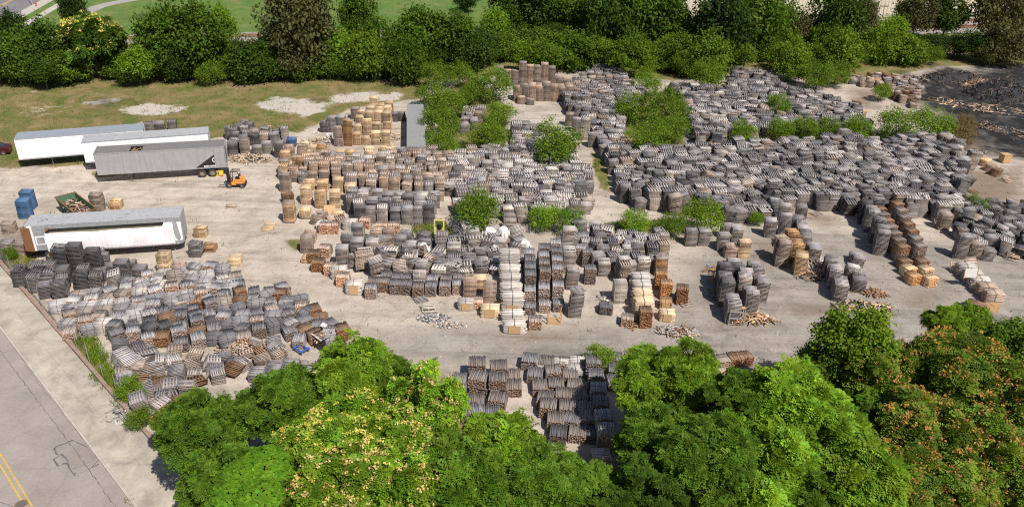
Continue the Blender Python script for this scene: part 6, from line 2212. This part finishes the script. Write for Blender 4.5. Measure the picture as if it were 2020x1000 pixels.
GB = 'trees behind the yard'
back = [
    (25, 60, 2.6, 'deep', 'small round dark tree at the left edge by the far road', 1.0), (143, 22, 2.2, 'deep', 'narrow dark conical tree behind the yellow-keyed one', 2.0),
    (60, 105, 3.2, 'mid', 'mid green tree below the round one at the left edge', 1.0), (15, 128, 3.0, 'mid', 'bushy tree filling the left edge of the tree belt', .9), (105, 112, 4.0, 'dark', 'dark tree left of the yellow-keyed one', 1.0),
    (172, 50, 2.2, 'fresh', 'light green tree crown peeping behind the yellow-keyed tree', 1.0),
    (235, 128, 2.8, 'bush', 'low green tree right of the yellow-keyed one', .8), (300, 120, 2.8, 'bush', 'low tree at left foot of the big rounded tree', .8), (330, 85, 4.4, 'mid', 'big rounded tree in the left belt, left half', 1.05), (390, 78, 4.6, 'mid', 'big rounded tree in the left belt, right half', 1.15),
    (440, 60, 2.4, 'lime', 'thin light green tree on the right flank of the big rounded one', 1.3), (445, 125, 3.0, 'mid', 'low green tree under the light green one', .9), (500, 128, 3.4, 'dark', 'dark tree left of the olive one', .9),
    (590, 60, 5.2, 'olive', 'tall olive grey tree, upper crown', 1.25), (555, 100, 4.0, 'olive', 'olive grey tree at the left of the tall olive one', 1.0), (640, 115, 3.2, 'mid', 'green tree right of the olive ones', 1.0), (600, 138, 2.4, 'bush', 'low bright tree under the olive ones', .8), (545, 140, 2.2, 'dark', 'low dark tree under the olive ones', .8),
    (708, 42, 3.4, 'mid', 'upright green tree standing before the lawn', 1.5), (722, 118, 3.4, 'fresh', 'bright leafy tree at the lawn-side belt foot', 1.1), (770, 118, 3.0, 'dark', 'dark tree right of the bright leafy one', 1.0),
    (835, 75, 4.2, 'mid', 'large round tree before the lawn, left half', 1.0), (895, 80, 4.0, 'mid', 'large round tree before the lawn, right half', 1.0), (930, 110, 3.2, 'dark', 'dark tree at the right foot of the large round one', 1.0), (820, 120, 3.0, 'dark', 'dark low tree under the large round one', .9),
    (975, 55, 2.6, 'lime', 'slim yellow-green tree at the middle of the belt', 1.3), (1010, 22, 4.4, 'dark', 'dark tree behind the slim yellow-green one', 1.0), (920, 4, 2.4, 'deep', 'dark tree on the far lawn at the top edge', .8), (1075, 28, 4.4, 'dark', 'dark tree top centre, left one', 1.1), (1130, 30, 4.2, 'mid', 'dark tree top centre, right one', 1.2),
    (1050, 92, 3.6, 'bush', 'bright bushy tree behind the tall brown columns', .8), (1110, 98, 3.6, 'bush', 'bright bushy tree right of the one behind the columns', .8), (1165, 100, 3.2, 'bush', 'bushy tree above the grey strip', .8), (1000, 95, 2.8, 'bush', 'bushy tree left of the brown columns', .9),
    (1200, 40, 4.6, 'dark', 'tall dark tree right of the top centre pair', 1.3), (1255, 45, 4.0, 'mid', 'tall mid green tree next to the dark one', 1.3), (1310, 40, 4.8, 'dark', 'tall tree left of the bare grey trunk', 1.2), (1250, 100, 3.0, 'mid', 'low tree below the tall ones right of centre', .9), (1315, 100, 3.2, 'bush', 'bushy light tree below the tall ones', .9),
    (1350, 75, 3.6, 'mid', 'mid green tree below the bare grey trunk', 1.0), (1425, 60, 5.0, 'deep', 'large very dark tree right of the bare trunk', 1.1), (1490, 40, 5.0, 'mid', 'large tree before the warehouse, left one', 1.2), (1545, 50, 4.0, 'mid', 'large tree before the warehouse, right one', 1.0), (1500, 95, 3.2, 'mid', 'low tree under the warehouse trees', .8), (1450, 105, 2.8, 'bush', 'low bushy tree under the very dark one', .8),
    (1650, 35, 4.6, 'dark', 'open tree with visible trunk before the beige wall', 1.3), (1625, 85, 3.0, 'mid', 'tree at the foot of the open one', .9), (1690, 92, 3.0, 'mid', 'green tree right of the open one', .9), (1705, 35, 2.6, 'olive', 'thin olive tree before the beige wall', 1.5), (1760, 70, 2.8, 'lime', 'yellowish green tree by the track', 1.1),
    (1810, 30, 3.8, 'olive', 'brownish open tree before the track', 1.2), (1870, 35, 3.6, 'dark', 'dark tree right of the brownish open one', 1.2), (1905, 95, 3.2, 'deep', 'very dark tree in shade at the right', .8), (1975, 30, 4.8, 'olive', 'large olive tree in the top right corner', 1.2), (1985, 90, 4.2, 'olive', 'olive tree below the corner one', 1.0), (1840, 92, 3.0, 'deep', 'dark shaded tree before the track', .7),
    (1585, 115, 2.6, 'bush', 'low bush-like tree at the field edge right', .8), (1540, 120, 2.6, 'bush', 'low bush-like tree left of its twin at the field edge', .8),
]
for i, (px, py, r, col, lab, sq) in enumerate(back):
    tree('far', px, py, r, col, lab, None, r*sq*(.95 if py > 85 else 1.25), sq*rnd.uniform(.92, 1.3), GB, var=i)
# the one tree of the belt with yellow keys
ykt = tree('ailanthus', 183, 85, 4.4, 'dark', 'tree crowned with golden yellow seed clusters in the left belt', 'yellow', 6.0, 1.15, GB)
tree('ailanthus', 1778, 84, 2.2, 'mid', 'small tree with pale yellow keys near the track at the right', 'yellow', 3.0, 1.0, GB)

fil = [(-15, 118), (40, 128), (85, 140), (135, 138), (215, 105), (270, 128), (285, 100), (345, 128), (420, 118), (465, 108), (520, 112), (580, 126), (615, 100), (665, 100), (680, 122), (745, 96), (790, 100), (800, 128), (865, 112), (910, 118), (955, 92),
       (1000, 62), (1045, 62), (1095, 70), (1145, 66), (1185, 80), (1225, 70), (1235, 118), (1280, 75), (1290, 108), (1340, 108), (1375, 95), (1400, 118), (1440, 85), (1470, 112), (1520, 85), (1560, 90), (1590, 75), (1560, 122), (1610, 118), (1660, 115), (1735, 100), (1790, 104), (1030, 108), (1075, 112), (1140, 116), (1190, 108)]
for i, (px, py) in enumerate(fil):
    tree('far', px, py, rnd.uniform(2.0, 4.0)*(1 if px < 960 else .92), rnd.choice(['mid', 'fresh', 'dark', 'bush', 'dark', 'olive', 'lime']) if px < 960 or py < 95 else rnd.choice(['bush', 'fresh', 'mid', 'bush']),
         ordinal(i+1)+' lower bushy tree from the left in the dense belt behind the yard', None, rnd.uniform(2.2, 3.6), rnd.uniform(.75, 1.45), GB, var=i)

GS = 'shrubs growing among the stacks'
shr = [
    (862, 150, 2.3, 'bush', 'shrub at the back corner of the grass field'), (905, 150, 2.2, 'bush', 'shrub left of the tall back columns, small one'), (848, 190, 2.0, 'bush', 'shrub above the container end'), (882, 205, 2.6, 'bush', 'shrub beside the container, upper one'),
    (872, 245, 2.6, 'bush', 'shrub beside the container, middle one'), (868, 285, 1.9, 'bush', 'shrub beside the container, lowest one'), (970, 168, 2.9, 'bush', 'large dense shrub left of the brown columns'), (988, 225, 2.0, 'fresh', 'shrub below the large dense one'), (965, 268, 2.4, 'fresh', 'shrub above the centre heap on the left'), (925, 185, 1.8, 'bush', 'shrub between the container shrubs and the large dense one'),
    (1097, 287, 3.1, 'bush', 'big round shrub at the top of the aisle'), (1275, 165, 2.2, 'fresh', 'light shrub on top of the central clump'), (1240, 215, 2.4, 'bush', 'shrub at the left of the central clump'), (1310, 215, 3.0, 'bush', 'largest shrub of the central clump'), (1280, 272, 2.6, 'bush', 'lowest shrub of the central clump'), (1325, 255, 2.2, 'bush', 'shrub at the right of the central clump'),
    (1400, 150, 2.7, 'bush', 'round shrub at the back between the two grey fields'), (1355, 130, 2.4, 'bush', 'shrub behind the round one at the back'), (1270, 130, 2.2, 'bush', 'shrub behind the central clump'), (1312, 120, 2.2, 'fresh', 'shrub in the back row right of centre'),
    (1538, 208, 1.9, 'bush', 'lone round shrub in the upper right field'), (1466, 265, 1.9, 'fresh', 'low shrub at the left end of the hedge line'), (1540, 256, 1.8, 'bush', 'hedge-line shrub, second from the left'), (1590, 254, 1.9, 'bush', 'hedge-line shrub, third from the left'), (1640, 256, 1.8, 'bush', 'hedge-line shrub, fourth from the left'), (1692, 256, 2.0, 'bush', 'hedge-line shrub, fifth from the left'),
    (1770, 246, 2.6, 'fresh', 'large shrub of the hedge line, left of two'), (1838, 248, 2.7, 'fresh', 'large shrub of the hedge line, right of two'), (1872, 262, 1.6, 'bush', 'small shrub at the right end of the hedge line'), (1740, 182, 1.6, 'fresh', 'shrub on the pale pad beside the mixed row'),
    (1570, 140, 2.4, 'bush', 'shrub behind the upper right field, left'), (1615, 150, 2.6, 'bush', 'shrub behind the upper right field, middle'), (1650, 148, 2.3, 'bush', 'shrub behind the upper right field, right'),
    (1384, 430, 2.1, 'fresh', 'shrub at the lower left corner of the big heap'), (1303, 360, 1.2, 'lime', 'small light shrub growing in the big heap'), (1076, 430, 1.6, 'lime', 'light shrub below the centre heap'), (1130, 440, 1.6, 'vine', 'low shrub right of the light one below the centre heap'), (940, 417, 2.5, 'bush', 'round shrub at the foot of the centre heap'),
    (1926, 405, 1.3, 'bush', 'small shrub at the right corner of the big heap'), (1494, 432, .9, 'fresh', 'thin leafy sapling beside the sapling row'), (1255, 440, 1.5, 'lime', 'low weedy shrub at the end of the aisle'), (1325, 445, 1.4, 'bush', 'low shrub left of the corner shrub'),
    (1896, 270, 1.8, 'dry', 'dry brown brush at the edge of the burn'), (1905, 245, 1.5, 'dry', 'dry brown brush behind the first at the burn'),
    (255, 770, 1.0, 'fresh', 'small weedy shrub by the sidewalk wall, upper one'), (275, 825, .9, 'bush', 'small weedy shrub by the sidewalk wall, lower one'), (48, 548, .6, 'bush', 'small weed shrub at the fence foot'), (1185, 705, 1.2, 'fresh', 'small shrub at the lane edge left of the near bushes'),
    (20, 500, .7, 'bush', 'small shrub beside the grey pallets at the left edge'),
]
for i, (px, py, r, col, lab) in enumerate(shr):
    tree('shrub', px, py, r, col, lab, None, None, .95, GS, cat='shrub', var=i)
hd = [(20, 150), (60, 150), (100, 156), (150, 152), (200, 150), (255, 150), (310, 148), (360, 150), (410, 148), (470, 146), (520, 146), (660, 142), (700, 140), (750, 138), (800, 134), (850, 128), (900, 128), (950, 122),
      (1200, 118), (1240, 118), (1340, 112), (1420, 120), (1480, 118), (1640, 120), (1690, 118), (1740, 116), (1790, 118), (1850, 116), (1910, 118), (1960, 118), (2010, 115)]
for i, (px, py) in enumerate([h_ for k_, h_ in enumerate(hd) if k_ % 3 != 1]):
    py -= 9
    tree('shrub', px+rnd.uniform(-15, 15), py+rnd.uniform(-6, 6), rnd.uniform(1.2, 2.8), rnd.choice(['mid', 'dark', 'bush', 'dark', 'dark']) if px < 1700 else rnd.choice(['olive', 'dry', 'dark', 'bush']),
         ordinal(i+1)+' low shrub from the left along the foot of the back tree belt', None, None, .9, 'low shrubs at the foot of the back trees', cat='shrub', var=i)
# bare grey dead tree
p = at(1388, 62)
dt = thing('dead_tree', 'bare grey dead tree between the dark back trees', 'dead tree', (p[0], p[1], 0))
m = MB()
q = random.Random(8)
m.tube((0, 0, -.1), (.2, .1, 8), .3, .08, 8)
for k in range(14):
    z = 2+6*k/14
    a = q.uniform(0, 6.28)
    m.tube((.03*z, 0, z), (.03*z+1.6*math.cos(a), 1.6*math.sin(a), z+1.4), .07, .015, 5)
m.build('trunk', M_GALV, dt)

# weeds: blades and small leaves in patches, all one ground cover
WP = [(P_WEED[k], d) for k, d in zip(range(len(P_WEED)), (34, 10, 12, 9, 7, 4, 4, 3, 8, 4, 4))]
bl, bt = [], []
rg = np.random.default_rng(5)


def blades(x, y, n, h, col):
    a = rg.uniform(0, 2*math.pi, n)
    px_ = x+rg.normal(size=n)*.22
    py_ = y+rg.normal(size=n)*.22
    hh = h*rg.uniform(.5, 1.3, n)
    w = rg.uniform(.012, .03, n)
    lx, ly = np.cos(a), np.sin(a)
    ln_ = hh*rg.uniform(.1, .6, n)
    z0_ = np.zeros(n)
    A = np.stack([px_-ly*w, py_+lx*w, z0_], 1)
    B = np.stack([px_+ly*w, py_-lx*w, z0_], 1)
    Cc = np.stack([px_+lx*ln_+ly*w*.6, py_+ly*ln_-lx*w*.6, hh], 1)
    D = np.stack([px_+lx*ln_-ly*w*.6, py_+ly*ln_+lx*w*.6, hh*.98], 1)
    bl.append(np.stack([A, B, Cc, D], 1))
    bt.append(np.array(col)*rg.uniform(.7, 1.3, (n, 1)))


for P, dens in WP:
    lo, hi = P.min(0), P.max(0)
    area = (hi-lo).prod()
    for k in range(int(area*dens*.5)):
        x, y = rg.uniform(lo[0], hi[0]), rg.uniform(lo[1], hi[1])
        if in_poly(np.array([x]), np.array([y]), P)[0] and smooth_noise(x, y, .35) > -.12:
            blades(x, y, 14, rg.uniform(.15, .42), rg.choice([GREEN['bush'], GREEN['lime'], (.14, .13, .04), GREEN['mid']][0:4]) if False else [GREEN['bush'], GREEN['lime'], (.14, .13, .045), GREEN['fresh']][rg.integers(4)])
for k in range(2600):                                    # tufts over the grass field and the verge of the belt
    px, py = rg.uniform(-30, 850), rg.uniform(140, 330)
    x, y = at(px, py)
    if in_poly(np.array([x]), np.array([y]), P_FIELD)[0]:
        blades(x, y, 5, rg.uniform(.12, .35), [(.14, .14, .045), GREEN['bush'], (.2, .16, .08)][rg.integers(3)])
for k in range(260):                                     # odd tufts in the yard
    px, py = rg.uniform(0, 2020), rg.uniform(300, 660)
    x, y = at(px, py)
    if in_poly(np.array([x]), np.array([y]), P_YARD)[0]:
        blades(x, y, 6, rg.uniform(.1, .3), GREEN['bush'])
o = leaf_mesh('weeds', np.concatenate(bl), np.concatenate(bt))
tag(link('weeds', o), 'weeds and grass tufts growing on the field and between the stacks', 'weeds', kind='stuff')
